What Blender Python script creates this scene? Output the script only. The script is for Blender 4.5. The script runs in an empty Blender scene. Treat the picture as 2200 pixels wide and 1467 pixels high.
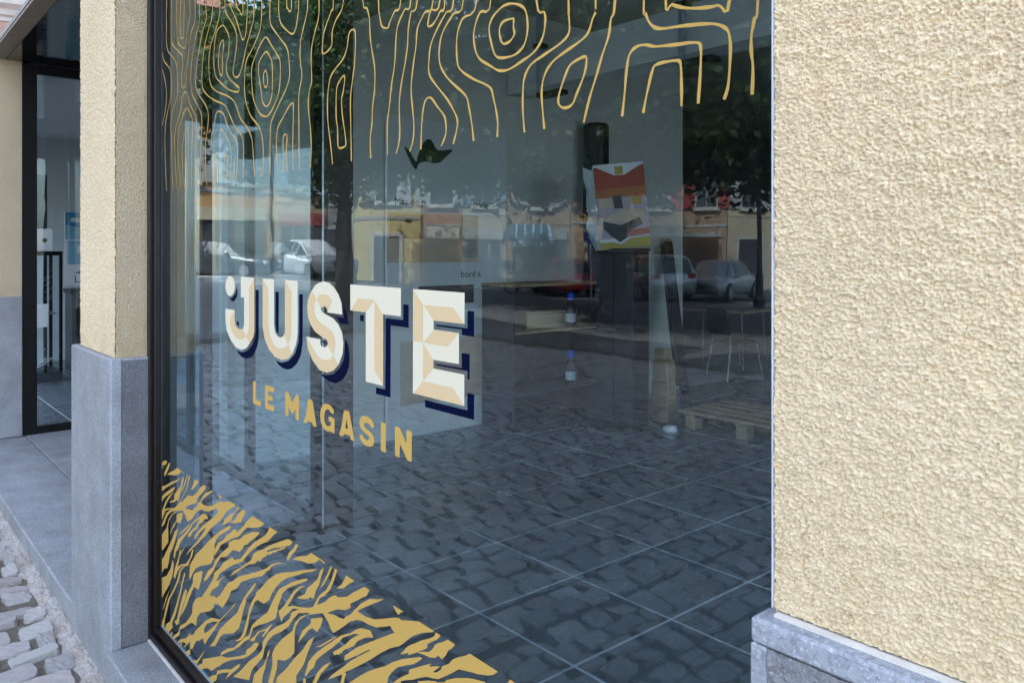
import bpy, bmesh, math, random
import numpy as np
from mathutils import Vector, Matrix
from mathutils.geometry import delaunay_2d_cdt

R = math.radians
scene = bpy.context.scene
rnd = random.Random(7)

# ------------------------------------------------------------------ camera
HC = 1.65                                   # eye height
FPX, PCX, HOR = 1694.0, 1100.0, 540.0       # focal length / axis / horizon in photo pixels (2200 wide)
ANG = math.atan2(1450.0, FPX)
CA, SA = math.cos(ANG), math.sin(ANG)
cam_d = bpy.data.cameras.new('camera')
cam = bpy.data.objects.new('camera', cam_d)
scene.collection.objects.link(cam)
cam.location = (0, 0, HC)
cam.rotation_euler = Vector((-CA, SA, 0)).to_track_quat('-Z', 'Y').to_euler()
cam_d.sensor_width = 36.0
cam_d.lens = FPX / 2200.0 * 36.0
cam_d.shift_y = -(733.5 - HOR) / 2200.0
cam_d.clip_start = 0.02
cam_d.clip_end = 3000
scene.camera = cam

# ------------------------------------------------------------------ sky and sun
SUN = Vector((0.22, 0.62, 0.75)).normalized()
world = bpy.data.worlds.new('World')
scene.world = world
world.use_nodes = True
wn = world.node_tree
sky = wn.nodes.new('ShaderNodeTexSky')
sky.sky_type = 'NISHITA'
sky.sun_disc = False
sky.sun_elevation = math.asin(SUN.z)
sky.sun_rotation = math.atan2(SUN.x, SUN.y)
sky.air_density = 1.0
sky.dust_density = 2.5
sky.ozone_density = 1.0
hs = wn.nodes.new('ShaderNodeHueSaturation')        # thin bright haze: a paler blue sky
hs.inputs['Saturation'].default_value = 0.68
wn.links.new(sky.outputs[0], hs.inputs['Color'])
wn.links.new(hs.outputs[0], wn.nodes['Background'].inputs[0])
wn.nodes['Background'].inputs[1].default_value = 0.15
sun_d = bpy.data.lights.new('sun', 'SUN')
sun_d.energy = 2.0
sun_d.angle = R(0.6)
sun_d.color = (1.0, 0.95, 0.87)
sun = bpy.data.objects.new('sun', sun_d)
scene.collection.objects.link(sun)
sun.location = SUN * 60
sun.rotation_euler = SUN.to_track_quat('Z', 'Y').to_euler()

scene.view_settings.view_transform = 'Standard'
scene.view_settings.look = 'None'
scene.view_settings.gamma = 1.0
scene.view_settings.exposure = 2.8
scene.view_settings.use_curve_mapping = False
cy = scene.cycles
cy.use_denoising = True
cy.max_bounces = 10
cy.diffuse_bounces = 6
cy.glossy_bounces = 5
cy.transparent_max_bounces = 24
cy.transmission_bounces = 6
cy.caustics_reflective = False
cy.caustics_refractive = False
cy.sample_clamp_indirect = 6.0

# ------------------------------------------------------------------ helpers
COL = scene.collection
MAT = {}

def tag(o, label=None, cat=None, group=None, kind=None):
    if label: o['label'] = label
    if cat: o['category'] = cat
    if group: o['group'] = group
    if kind: o['kind'] = kind
    return o

def empty(name, loc=(0, 0, 0), rz=0.0, parent=None):
    o = bpy.data.objects.new(name, None)
    COL.objects.link(o)
    o.location = loc
    o.rotation_euler = (0, 0, rz)
    o.empty_display_size = 0.1
    if parent: o.parent = parent
    return o

class MB:
    def __init__(s):
        s.v, s.f, s.m, s.sm = [], [], [], False
    def add(s, vs, fs, mi=0):
        b = len(s.v)
        s.v += [tuple(p) for p in vs]
        s.f += [tuple(i + b for i in f) for f in fs]
        s.m += [mi] * len(fs)
        return s
    def box(s, x0, x1, y0, y1, z0, z1, mi=0):
        vs = [(x, y, z) for z in (z0, z1) for y in (y0, y1) for x in (x0, x1)]
        return s.add(vs, [(0, 2, 3, 1), (4, 5, 7, 6), (0, 1, 5, 4), (2, 6, 7, 3), (0, 4, 6, 2), (1, 3, 7, 5)], mi)
    def bev(s, x0, x1, y0, y1, z0, z1, b=0.004, mi=0):
        """box with chamfered edges"""
        X, Y, Z = (x0, x1), (y0, y1), (z0, z1)
        vs = {}
        out = []
        for i in (0, 1):
            for j in (0, 1):
                for k in (0, 1):
                    sx, sy, sz = (1 - 2 * i), (1 - 2 * j), (1 - 2 * k)
                    for a in range(3):
                        p = [X[i] + sx * b, Y[j] + sy * b, Z[k] + sz * b]
                        p[a] = (X[i], Y[j], Z[k])[a]
                        vs[(i, j, k, a)] = len(out)
                        out.append(p)
        V = lambda i, j, k, a: vs[(i, j, k, a)]
        fs = []
        for i in (0, 1):
            q = [V(i, 0, 0, 0), V(i, 1, 0, 0), V(i, 1, 1, 0), V(i, 0, 1, 0)]
            fs.append(q if i else q[::-1])
            q = [V(0, i, 0, 1), V(1, i, 0, 1), V(1, i, 1, 1), V(0, i, 1, 1)]
            fs.append(q[::-1] if i else q)
            q = [V(0, 0, i, 2), V(1, 0, i, 2), V(1, 1, i, 2), V(0, 1, i, 2)]
            fs.append(q if i else q[::-1])
        for i in (0, 1):
            for j in (0, 1):
                fs.append([V(i, j, 0, 0), V(i, j, 1, 0), V(i, j, 1, 1), V(i, j, 0, 1)])
                fs.append([V(i, 0, j, 0), V(i, 1, j, 0), V(i, 1, j, 2), V(i, 0, j, 2)])
                fs.append([V(0, i, j, 1), V(1, i, j, 1), V(1, i, j, 2), V(0, i, j, 2)])
                for k in (0, 1):
                    fs.append([V(i, j, k, 0), V(i, j, k, 1), V(i, j, k, 2)])
        return s.add(out, fs, mi)
    def tube(s, pts, rad, n=8, cap=True, mi=0):
        pts = [Vector(p) for p in pts]
        if not hasattr(rad, '__len__'): rad = [rad] * len(pts)
        vs, fs = [], []
        ref = None
        for i, p in enumerate(pts):
            a = pts[max(i - 1, 0)]; b = pts[min(i + 1, len(pts) - 1)]
            d = (b - a).normalized()
            if ref is None:
                ref = Vector((1, 0, 0)) if abs(d.x) < 0.8 else Vector((0, 1, 0))
            u = (ref - d * ref.dot(d)).normalized(); ref = u
            w = d.cross(u)
            for k in range(n):
                t = 2 * math.pi * k / n
                vs.append(p + (u * math.cos(t) + w * math.sin(t)) * rad[i])
        for i in range(len(pts) - 1):
            for k in range(n):
                k2 = (k + 1) % n
                fs.append((i * n + k, i * n + k2, (i + 1) * n + k2, (i + 1) * n + k))
        if cap:
            fs.append(tuple(range(n))[::-1])
            fs.append(tuple((len(pts) - 1) * n + k for k in range(n)))
        return s.add(vs, fs, mi)
    def prism(s, poly, axis, a0, a1, mi=0):
        """poly: 2-D outline, extruded along axis ('x','y','z')"""
        n = len(poly)
        def P(p, a):
            return (a, p[0], p[1]) if axis == 'x' else ((p[0], a, p[1]) if axis == 'y' else (p[0], p[1], a))
        vs = [P(p, a0) for p in poly] + [P(p, a1) for p in poly]
        fs = [tuple(range(n))[::-1], tuple(range(n, 2 * n))]
        fs += [(i, (i + 1) % n, n + (i + 1) % n, n + i) for i in range(n)]
        return s.add(vs, fs, mi)
    def lathe(s, prof, cx, cy, n=20, mi=0):
        vs, fs = [], []
        for r, z in prof:
            for k in range(n):
                t = 2 * math.pi * k / n
                vs.append((cx + r * math.cos(t), cy + r * math.sin(t), z))
        for i in range(len(prof) - 1):
            for k in range(n):
                k2 = (k + 1) % n
                fs.append((i * n + k, i * n + k2, (i + 1) * n + k2, (i + 1) * n + k))
        fs.append(tuple(range(n))[::-1]); fs.append(tuple((len(prof) - 1) * n + k for k in range(n)))
        return s.add(vs, fs, mi)
    def xform(s, M):
        s.v = [tuple(M @ Vector(p)) for p in s.v]
        return s
    def build(s, name, mat, parent=None, smooth=False, fix=True):
        me = bpy.data.meshes.new(name)
        me.from_pydata(s.v, [], s.f)
        mats = mat if isinstance(mat, (list, tuple)) else [mat]
        for m in mats: me.materials.append(MAT[m])
        if len(mats) > 1: me.polygons.foreach_set('material_index', s.m)
        if fix:
            bm = bmesh.new(); bm.from_mesh(me)
            bmesh.ops.recalc_face_normals(bm, faces=bm.faces)
            bm.to_mesh(me); bm.free()
        if smooth: me.polygons.foreach_set('use_smooth', [True] * len(me.polygons))
        me.update()
        o = bpy.data.objects.new(name, me)
        COL.objects.link(o)
        if parent: o.parent = parent
        return o

def np_mesh(name, co, quads, mat, parent=None, smooth=True):
    me = bpy.data.meshes.new(name)
    n, q = len(co), len(quads)
    me.vertices.add(n); me.vertices.foreach_set('co', np.asarray(co, np.float32).ravel())
    me.loops.add(q * 4); me.loops.foreach_set('vertex_index', np.asarray(quads, np.int32).ravel())
    me.polygons.add(q)
    me.polygons.foreach_set('loop_start', np.arange(0, q * 4, 4, dtype=np.int32))
    me.polygons.foreach_set('loop_total', np.full(q, 4, np.int32))
    me.polygons.foreach_set('use_smooth', np.full(q, smooth, bool))
    me.materials.append(MAT[mat])
    me.update(calc_edges=True); me.validate()
    o = bpy.data.objects.new(name, me); COL.objects.link(o)
    if parent: o.parent = parent
    return o

def copy_tree(o, parent=None):
    c = o.copy(); COL.objects.link(c); c.parent = parent
    for ch in list(o.children): copy_tree(ch, c)
    return c

# pixel of the photograph -> ray; used only to read real positions off the picture
def ray(px, py):
    t = (px - PCX) / FPX
    return Vector((-CA + SA * t, SA + CA * t, -(py - HOR) / FPX))
def on_y(px, py, Y):
    d = ray(px, py); return Vector((0, 0, HC)) + d * (Y / d.y)
def at_d(px, d):
    r = ray(px, HOR) * d; return r.x, r.y

# ------------------------------------------------------------------ materials
def newmat(name):
    m = bpy.data.materials.new(name); m.use_nodes = True
    MAT[name] = m
    nt = m.node_tree
    return m, nt, nt.nodes['Principled BSDF']
def N(nt, typ, **kw):
    n = nt.nodes.new(typ)
    for k, v in kw.items(): setattr(n, k, v)
    return n
def coords(nt, kind='Object', scale=None):
    tc = N(nt, 'ShaderNodeTexCoord')
    if scale is None: return tc.outputs[kind]
    mp = N(nt, 'ShaderNodeMapping'); mp.inputs['Scale'].default_value = scale
    nt.links.new(tc.outputs[kind], mp.inputs[0]); return mp.outputs[0]
def noise(nt, co, scale, detail=3, rough=0.55, dist=0.0):
    n = N(nt, 'ShaderNodeTexNoise')
    n.inputs['Scale'].default_value = scale; n.inputs['Detail'].default_value = detail
    n.inputs['Roughness'].default_value = rough; n.inputs['Distortion'].default_value = dist
    nt.links.new(co, n.inputs['Vector']); return n.outputs['Fac']
def ramp(nt, fac, stops):
    r = N(nt, 'ShaderNodeValToRGB')
    e = r.color_ramp.elements
    while len(e) < len(stops): e.new(0.5)
    for k, (p, c) in enumerate(stops):
        e[k].position = p; e[k].color = (c[0], c[1], c[2], 1) if hasattr(c, '__len__') else (c, c, c, 1)
    nt.links.new(fac, r.inputs[0]); return r.outputs[0]
def mixc(nt, fac, a, b, mode='MIX'):
    m = N(nt, 'ShaderNodeMix', data_type='RGBA', blend_type=mode)
    for i, v in ((0, fac), (6, a), (7, b)):
        if hasattr(v, 'is_linked'): nt.links.new(v, m.inputs[i])
        elif i == 0: m.inputs[0].default_value = v
        else: m.inputs[i].default_value = (v[0], v[1], v[2], 1)
    return m.outputs[2]
def bump(nt, h, strength, dist, prev=None):
    b = N(nt, 'ShaderNodeBump')
    b.inputs['Strength'].default_value = strength; b.inputs['Distance'].default_value = dist
    nt.links.new(h, b.inputs['Height'])
    if prev is not None: nt.links.new(prev, b.inputs['Normal'])
    return b.outputs[0]
def plain(name, col, rough=0.6, var=0.12, scale=6.0, bumpd=0.0, bscale=60.0, metal=0.0, spec=0.5, coat=0.0):
    m, nt, p = newmat(name)
    co = coords(nt)
    c = ramp(nt, noise(nt, co, scale, 4), [(0.3, [x * (1 - var) for x in col]), (0.7, [min(1, x * (1 + var)) for x in col])])
    nt.links.new(c, p.inputs['Base Color'])
    p.inputs['Metallic'].default_value = metal
    p.inputs['Specular IOR Level'].default_value = spec
    p.inputs['Coat Weight'].default_value = coat
    r = ramp(nt, noise(nt, co, scale * 3, 3), [(0.3, max(0.02, rough - 0.07)), (0.7, min(1, rough + 0.07))])
    nt.links.new(r, p.inputs['Roughness'])
    if bumpd: nt.links.new(bump(nt, noise(nt, co, bscale, 4), 0.6, bumpd), p.inputs['Normal'])
    return m

def mat_render(name, col, geo):
    """mineral render on the facade: granular, slightly dragged"""
    m, nt, p = newmat(name)
    co = coords(nt)
    base = ramp(nt, noise(nt, co, 2.2, 5, 0.6), [(0.3, [c * 0.93 for c in col]), (0.7, [c * 1.05 for c in col])])
    g = noise(nt, coords(nt, scale=(1, 1, 1.5)), 110, 3, 0.6, 0.4)
    base = mixc(nt, ramp(nt, g, [(0.35, 0.35), (0.6, 0.0)]), base, [c * 0.62 for c in col])
    spk = ramp(nt, noise(nt, co, 420, 1), [(0.70, 0.0), (0.76, 0.5)])
    base = mixc(nt, spk, base, (0.75, 0.7, 0.6))
    sand = ramp(nt, noise(nt, co, 9, 3, 0.7), [(0.62, 0.0), (0.8, 0.35)])
    base = mixc(nt, sand, base, (col[0] * 1.05, col[1] * 0.9, col[2] * 0.72))
    sx = N(nt, 'ShaderNodeSeparateXYZ'); nt.links.new(co, sx.inputs[0])
    mr = N(nt, 'ShaderNodeMapRange'); mr.inputs[1].default_value = 1.24; mr.inputs[2].default_value = 1.48; mr.inputs[3].default_value = 0.34; mr.inputs[4].default_value = 0.0
    nt.links.new(sx.outputs[2], mr.inputs[0])
    sn = N(nt, 'ShaderNodeMath', operation='MULTIPLY'); nt.links.new(mr.outputs[0], sn.inputs[0])
    nt.links.new(ramp(nt, noise(nt, co, 16, 5, 0.7), [(0.35, 0.0), (0.65, 1.6)]), sn.inputs[1])
    base = mixc(nt, sn.outputs[0], base, (col[0] * 0.72, col[1] * 0.66, col[2] * 0.55))
    rain = ramp(nt, noise(nt, coords(nt, scale=(9, 9, 0.7)), 2.0, 4, 0.65), [(0.55, 0.0), (0.75, 0.16)])
    base = mixc(nt, rain, base, (col[0] * 0.74, col[1] * 0.72, col[2] * 0.70))
    nt.links.new(base, p.inputs['Base Color'])
    p.inputs['Roughness'].default_value = 0.92
    p.inputs['Specular IOR Level'].default_value = 0.2
    if geo:
        b = bump(nt, noise(nt, co, 900, 2, 0.6), 0.5, 0.0006)
    else:
        b = bump(nt, g, 1.0, 0.016)
        b = bump(nt, noise(nt, co, 260, 2, 0.6), 0.8, 0.004, b)
    nt.links.new(b, p.inputs['Normal'])

def mat_stone(name, col, hammer, bumpd, scale=1.0):
    m, nt, p = newmat(name)
    co = coords(nt)
    c = ramp(nt, noise(nt, co, 5, 6, 0.65), [(0.25, [x * 0.66 for x in col]), (0.5, col), (0.76, [min(1, x * 1.36) for x in col])])
    sp = ramp(nt, noise(nt, co, 110 * scale, 4, 0.75), [(0.38, 0.8), (0.52, 0.0)])
    c = mixc(nt, sp, c, [x * 0.6 for x in col])
    ls = ramp(nt, noise(nt, co, 170 * scale, 3, 0.7), [(0.56, 0.0), (0.66, 0.7)])
    c = mixc(nt, ls, c, [min(1, x * 1.7) for x in col])
    st = ramp(nt, noise(nt, coords(nt, scale=(3, 3, 1)), 1.7, 5, 0.7, 0.6), [(0.6, 0.0), (0.72, 0.35)])
    c = mixc(nt, st, c, (col[0] * 1.15, col[1] * 1.02, col[2] * 0.88))
    nt.links.new(c, p.inputs['Base Color'])
    p.inputs['Roughness'].default_value = 0.72
    p.inputs['Specular IOR Level'].default_value = 0.35
    b = bump(nt, noise(nt, co, hammer, 4, 0.7), 0.9, bumpd)
    nt.links.new(b, p.inputs['Normal'])

def mat_glass(name, tint, k):
    """window pane: clear pass-through plus a mirror reflection that grows with the angle"""
    m = bpy.data.materials.new(name); m.use_nodes = True; MAT[name] = m
    nt = m.node_tree; nt.nodes.remove(nt.nodes['Principled BSDF'])
    out = nt.nodes['Material Output']
    fr = N(nt, 'ShaderNodeFresnel'); fr.inputs['IOR'].default_value = 1.52
    mu = N(nt, 'ShaderNodeMath', operation='MULTIPLY'); mu.inputs[1].default_value = k; mu.use_clamp = True
    tr = N(nt, 'ShaderNodeBsdfTransparent'); tr.inputs[0].default_value = (*tint, 1)
    gl = N(nt, 'ShaderNodeBsdfGlossy'); gl.inputs['Roughness'].default_value = 0.0
    gl.inputs['Color'].default_value = (0.76, 0.91, 1.0, 1)
    wv = bump(nt, noise(nt, coords(nt), 2.6, 2, 0.5), 1.0, 0.0006)   # float glass is never quite flat
    nt.links.new(wv, gl.inputs['Normal'])
    mx = N(nt, 'ShaderNodeMixShader')
    nt.links.new(fr.outputs[0], mu.inputs[0]); nt.links.new(mu.outputs[0], mx.inputs[0])
    nt.links.new(tr.outputs[0], mx.inputs[1]); nt.links.new(gl.outputs[0], mx.inputs[2])
    nt.links.new(mx.outputs[0], out.inputs[0])
def mat_clear(name):
    m = bpy.data.materials.new(name); m.use_nodes = True; MAT[name] = m
    nt = m.node_tree; nt.nodes.remove(nt.nodes['Principled BSDF'])
    tr = N(nt, 'ShaderNodeBsdfTransparent'); tr.inputs[0].default_value = (0.97, 0.985, 0.985, 1)
    nt.links.new(tr.outputs[0], nt.nodes['Material Output'].inputs[0])

YEL = (0.76, 0.62, 0.42)
mat_render('render_geo', YEL, True)
mat_render('render', YEL, False)
mat_stone('stone_hammered', (0.185, 0.195, 0.215), 110, 0.012)
mat_stone('stone_field', (0.25, 0.255, 0.275), 120, 0.008, 1.0)
mat_stone('stone_fine', (0.275, 0.283, 0.305), 200, 0.004, 1.0)
mat_stone('stone_edge', (0.31, 0.33, 0.375), 250, 0.0012, 1.2)
mat_stone('stone_slab', (0.275, 0.28, 0.298), 70, 0.003, 0.8)
mat_glass('glass_window', (0.72, 0.86, 0.95), 1.5)
mat_glass('glass_plain', (0.90, 0.95, 0.96), 1.6)
mat_clear('glass_back')
plain('mortar', (0.62, 0.58, 0.52), 0.95, 0.15, 20, 0.002, 150)
plain('frame_brown', (0.007, 0.004, 0.004), 0.38, 0.3, 14, 0.0004, 200, spec=0.3)
plain('frame_black', (0.004, 0.004, 0.005), 0.5, 0.3, 14, spec=0.2)
plain('bead', (0.48, 0.51, 0.58), 0.5, 0.1)
plain('alu', (0.45, 0.52, 0.62), 0.35, 0.08, metal=0.6)
plain('soffit_gloss', (0.006, 0.008, 0.012), 0.08, 0.1, spec=0.7)
plain('soffit', (0.20, 0.165, 0.12), 0.6, 0.15, 4)
plain('roof_zinc', (0.16, 0.165, 0.17), 0.5, 0.1)
plain('gold', (0.50, 0.315, 0.082), 0.55, 0.015, 3, spec=0.15)
plain('cream', (0.66, 0.605, 0.46), 0.55, 0.01, 3, spec=0.15)
plain('tan', (0.62, 0.46, 0.265), 0.55, 0.01, 3, spec=0.15)
plain('navy', (0.001, 0.0035, 0.024), 0.7, 0.02, 3, spec=0.03)
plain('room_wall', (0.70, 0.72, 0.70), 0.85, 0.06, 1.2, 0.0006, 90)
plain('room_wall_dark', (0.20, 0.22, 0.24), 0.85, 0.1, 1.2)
plain('room_ceiling', (0.58, 0.56, 0.48), 0.9, 0.06, 1.0)
plain('white_paint', (0.72, 0.74, 0.75), 0.6, 0.05, 2)
plain('board_white', (0.74, 0.78, 0.80), 0.35, 0.04, 2)
plain('tile_floor', (0.15, 0.175, 0.20), 0.3, 0.16, 3.0, 0.0005, 60)
plain('grout', (0.66, 0.72, 0.78), 0.8, 0.1)
plain('black_matte', (0.012, 0.013, 0.016), 0.5, 0.2)
plain('dark_wood', (0.035, 0.028, 0.024), 0.5, 0.3)
plain('dark_panel', (0.03, 0.035, 0.045), 0.4, 0.2)
plain('wood_pale', (0.42, 0.30, 0.17), 0.65, 0.2, 12, 0.0006, 60)
plain('metal_leg', (0.5, 0.5, 0.5), 0.3, 0.1, metal=0.9)
plain('paper', (0.75, 0.76, 0.78), 0.7, 0.04)
plain('plastic_clear', (0.55, 0.6, 0.62), 0.2, 0.2)
plain('cap_blue', (0.01, 0.10, 0.75), 0.35, 0.05)
plain('bottle_dark', (0.03, 0.02, 0.035), 0.12, 0.2)
plain('red_print', (0.40, 0.07, 0.045), 0.5, 0.08)
plain('orange_print', (0.46, 0.15, 0.05), 0.5, 0.08)
plain('yellow_print', (0.46, 0.35, 0.08), 0.5, 0.08)
plain('pink_print', (0.46, 0.38, 0.43), 0.5, 0.08)
plain('beige_print', (0.60, 0.46, 0.34), 0.5, 0.1)
plain('dark_print', (0.05, 0.055, 0.06), 0.5, 0.1)
plain('blue_print', (0.03, 0.22, 0.42), 0.45, 0.1)
plain('sky_print', (0.20, 0.45, 0.60), 0.45, 0.1)
plain('green_print', (0.025, 0.055, 0.025), 0.45, 0.15)
plain('green_light', (0.06, 0.11, 0.05), 0.45, 0.15)
plain('wall_blue', (0.52, 0.57, 0.60), 0.85, 0.05, 1.0)
plain('car_white', (0.52, 0.54, 0.58), 0.25, 0.02, coat=0.6)
plain('car_red', (0.55, 0.03, 0.035), 0.25, 0.03, coat=0.6)
plain('car_silver', (0.42, 0.45, 0.50), 0.28, 0.03, metal=0.5, coat=0.5)
plain('car_dark', (0.03, 0.035, 0.04), 0.25, 0.05, coat=0.6)
plain('car_glass', (0.02, 0.03, 0.035), 0.05, 0.1, spec=0.9)
plain('tyre', (0.015, 0.015, 0.016), 0.85, 0.15)
plain('rim', (0.45, 0.46, 0.48), 0.35, 0.05, metal=0.8)
plain('headlight', (0.75, 0.80, 0.88), 0.12, 0.05, spec=0.9)
plain('tail', (0.45, 0.01, 0.01), 0.2, 0.05)
plain('bark', (0.075, 0.06, 0.045), 0.9, 0.35, 5, 0.02, 14)
plain('post_black', (0.015, 0.016, 0.02), 0.45, 0.15)
plain('sign_blue', (0.02, 0.10, 0.55), 0.4, 0.03)
plain('roof_tile', (0.28, 0.12, 0.07), 0.85, 0.3, 3, 0.02, 8)
plain('h_orange', (0.46, 0.26, 0.11), 0.9, 0.14, 1.2)
plain('h_yellow', (0.52, 0.4, 0.17), 0.9, 0.12, 1.2)
plain('h_pink', (0.36, 0.18, 0.12), 0.9, 0.14, 1.2)
plain('h_tan', (0.38, 0.27, 0.18), 0.9, 0.14, 1.2)
plain('h_cream', (0.46, 0.39, 0.27), 0.9, 0.12, 1.2)
plain('h_grey', (0.3, 0.28, 0.27), 0.9, 0.14, 1.2)
plain('h_stone', (0.19, 0.14, 0.11), 0.9, 0.3, 5, 0.02, 8)
plain('h_trim', (0.44, 0.42, 0.39), 0.85, 0.1)
plain('shutter_red', (0.33, 0.06, 0.05), 0.7, 0.12)
plain('shutter_blue', (0.20, 0.28, 0.34), 0.7, 0.12)
plain('shutter_grey', (0.34, 0.35, 0.35), 0.7, 0.12)
plain('door_brown', (0.12, 0.06, 0.03), 0.6, 0.2)
plain('door_dark', (0.04, 0.035, 0.045), 0.6, 0.2)
plain('win_glass', (0.04, 0.05, 0.06), 0.06, 0.2, spec=0.9)
plain('awning', (0.34, 0.50, 0.58), 0.8, 0.12)
plain('awning_dark', (0.05, 0.12, 0.16), 0.8, 0.12)
plain('kerb', (0.34, 0.34, 0.34), 0.85, 0.15, 3, 0.003, 60)
plain('asphalt', (0.07, 0.07, 0.072), 0.9, 0.2, 1.5, 0.004, 80)
plain('brick_pale', (0.62, 0.42, 0.36), 0.9, 0.25, 4)
plain('cornice', (0.78, 0.75, 0.76), 0.85, 0.12, 3)

def mat_leaf(name, c1, c2):
    m, nt, p = newmat(name)
    co = coords(nt)
    c = ramp(nt, noise(nt, co, 1.4, 4, 0.7), [(0.3, c1), (0.7, c2)])
    nt.links.new(c, p.inputs['Base Color'])
    p.inputs['Roughness'].default_value = 0.5
    p.inputs['Specular IOR Level'].default_value = 0.35
    tl = N(nt, 'ShaderNodeBsdfTranslucent'); nt.links.new(c, tl.inputs[0])
    mx = N(nt, 'ShaderNodeMixShader'); mx.inputs[0].default_value = 0.3
    nt.links.new(p.outputs[0], mx.inputs[1]); nt.links.new(tl.outputs[0], mx.inputs[2])
    nt.links.new(mx.outputs[0], nt.nodes['Material Output'].inputs[0])
mat_leaf('leaf', (0.04, 0.085, 0.018), (0.10, 0.165, 0.04))
mat_leaf('leaf_b', (0.03, 0.055, 0.015), (0.06, 0.10, 0.03))

def mat_sett():
    m, nt, p = newmat('sett')
    co = coords(nt, 'Object')
    geo = N(nt, 'ShaderNodeNewGeometry')
    oi = N(nt, 'ShaderNodeObjectInfo')
    ad = N(nt, 'ShaderNodeMath', operation='ADD')
    nt.links.new(geo.outputs['Random Per Island'], ad.inputs[0]); nt.links.new(oi.outputs['Random'], ad.inputs[1])
    fr = N(nt, 'ShaderNodeMath', operation='FRACT'); nt.links.new(ad.outputs[0], fr.inputs[0])
    c = ramp(nt, fr.outputs[0], [(0.0, (0.35, 0.335, 0.33)), (0.35, (0.43, 0.41, 0.40)), (0.6, (0.50, 0.475, 0.455)), (0.8, (0.42, 0.375, 0.345)), (1.0, (0.55, 0.53, 0.515))])
    n1 = noise(nt, co, 28, 5, 0.7)
    c = mixc(nt, ramp(nt, n1, [(0.35, 0.5), (0.6, 0.0)]), c, (0.27, 0.25, 0.235))
    c = mixc(nt, ramp(nt, noise(nt, co, 12, 4, 0.7), [(0.56, 0.0), (0.72, 0.5)]), c, (0.62, 0.61, 0.60))
    nt.links.new(c, p.inputs['Base Color'])
    p.inputs['Roughness'].default_value = 0.62
    p.inputs['Specular IOR Level'].default_value = 0.4
    nt.links.new(bump(nt, n1, 0.8, 0.008), p.inputs['Normal'])
mat_sett()
def mat_ground():
    m, nt, p = newmat('ground')
    co = coords(nt, 'Object')
    br = N(nt, 'ShaderNodeTexBrick')
    mp = N(nt, 'ShaderNodeMapping'); mp.inputs['Rotation'].default_value = (0, 0, R(90))
    nt.links.new(co, mp.inputs[0])
    nv = N(nt, 'ShaderNodeTexNoise'); nv.inputs['Scale'].default_value = 7
    nt.links.new(mp.outputs[0], nv.inputs['Vector'])
    va = N(nt, 'ShaderNodeVectorMath', operation='MULTIPLY_ADD'); va.inputs[1].default_value = (0.05, 0.05, 0)
    nt.links.new(nv.outputs['Color'], va.inputs[0]); nt.links.new(mp.outputs[0], va.inputs[2])
    nt.links.new(va.outputs[0], br.inputs['Vector'])
    br.inputs['Scale'].default_value = 1.0
    br.inputs['Brick Width'].default_value = 0.18; br.inputs['Row Height'].default_value = 0.125
    br.inputs['Mortar Size'].default_value = 0.014; br.inputs['Mortar Smooth'].default_value = 0.4
    br.inputs['Color1'].default_value = (0.34, 0.33, 0.33, 1); br.inputs['Color2'].default_value = (0.22, 0.21, 0.215, 1)
    br.inputs['Mortar'].default_value = (0.12, 0.11, 0.095, 1)
    st = ramp(nt, noise(nt, co, 0.6, 5, 0.7), [(0.35, 0.0), (0.75, 0.45)])
    c = mixc(nt, st, br.outputs['Color'], (0.17, 0.165, 0.16))
    nt.links.new(c, p.inputs['Base Color'])
    p.inputs['Roughness'].default_value = 0.75
    inv = N(nt, 'ShaderNodeMath', operation='SUBTRACT'); inv.inputs[0].default_value = 1.0
    nt.links.new(br.outputs['Fac'], inv.inputs[1])
    nt.links.new(bump(nt, inv.outputs[0], 1.0, 0.02), p.inputs['Normal'])
mat_ground()
def mat_sand():
    m, nt, p = newmat('joint_sand')
    co = coords(nt, 'Object')
    c = ramp(nt, noise(nt, co, 40, 6, 0.75), [(0.3, (0.07, 0.06, 0.045)), (0.5, (0.14, 0.12, 0.095)), (0.72, (0.24, 0.21, 0.17))])
    c = mixc(nt, ramp(nt, noise(nt, co, 2.5, 4), [(0.45, 0.0), (0.7, 0.6)]), c, (0.17, 0.155, 0.12))
    nt.links.new(c, p.inputs['Base Color'])
    p.inputs['Roughness'].default_value = 0.95
    b = bump(nt, noise(nt, co, 70, 5, 0.75), 1.0, 0.012)
    nt.links.new(b, p.inputs['Normal'])
mat_sand()

def mat_fillet():
    m, nt, p = newmat('fillet')
    co = coords(nt, 'Object')
    c = ramp(nt, noise(nt, co, 45, 6, 0.8), [(0.3, (0.24, 0.19, 0.155)), (0.48, (0.42, 0.38, 0.345)), (0.66, (0.58, 0.56, 0.545))])
    c = mixc(nt, ramp(nt, noise(nt, co, 7, 4), [(0.45, 0.0), (0.65, 0.55)]), c, (0.28, 0.215, 0.17))
    nt.links.new(c, p.inputs['Base Color'])
    p.inputs['Roughness'].default_value = 0.95
    nt.links.new(bump(nt, noise(nt, co, 60, 5, 0.75), 1.0, 0.012), p.inputs['Normal'])
mat_fillet()

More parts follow.
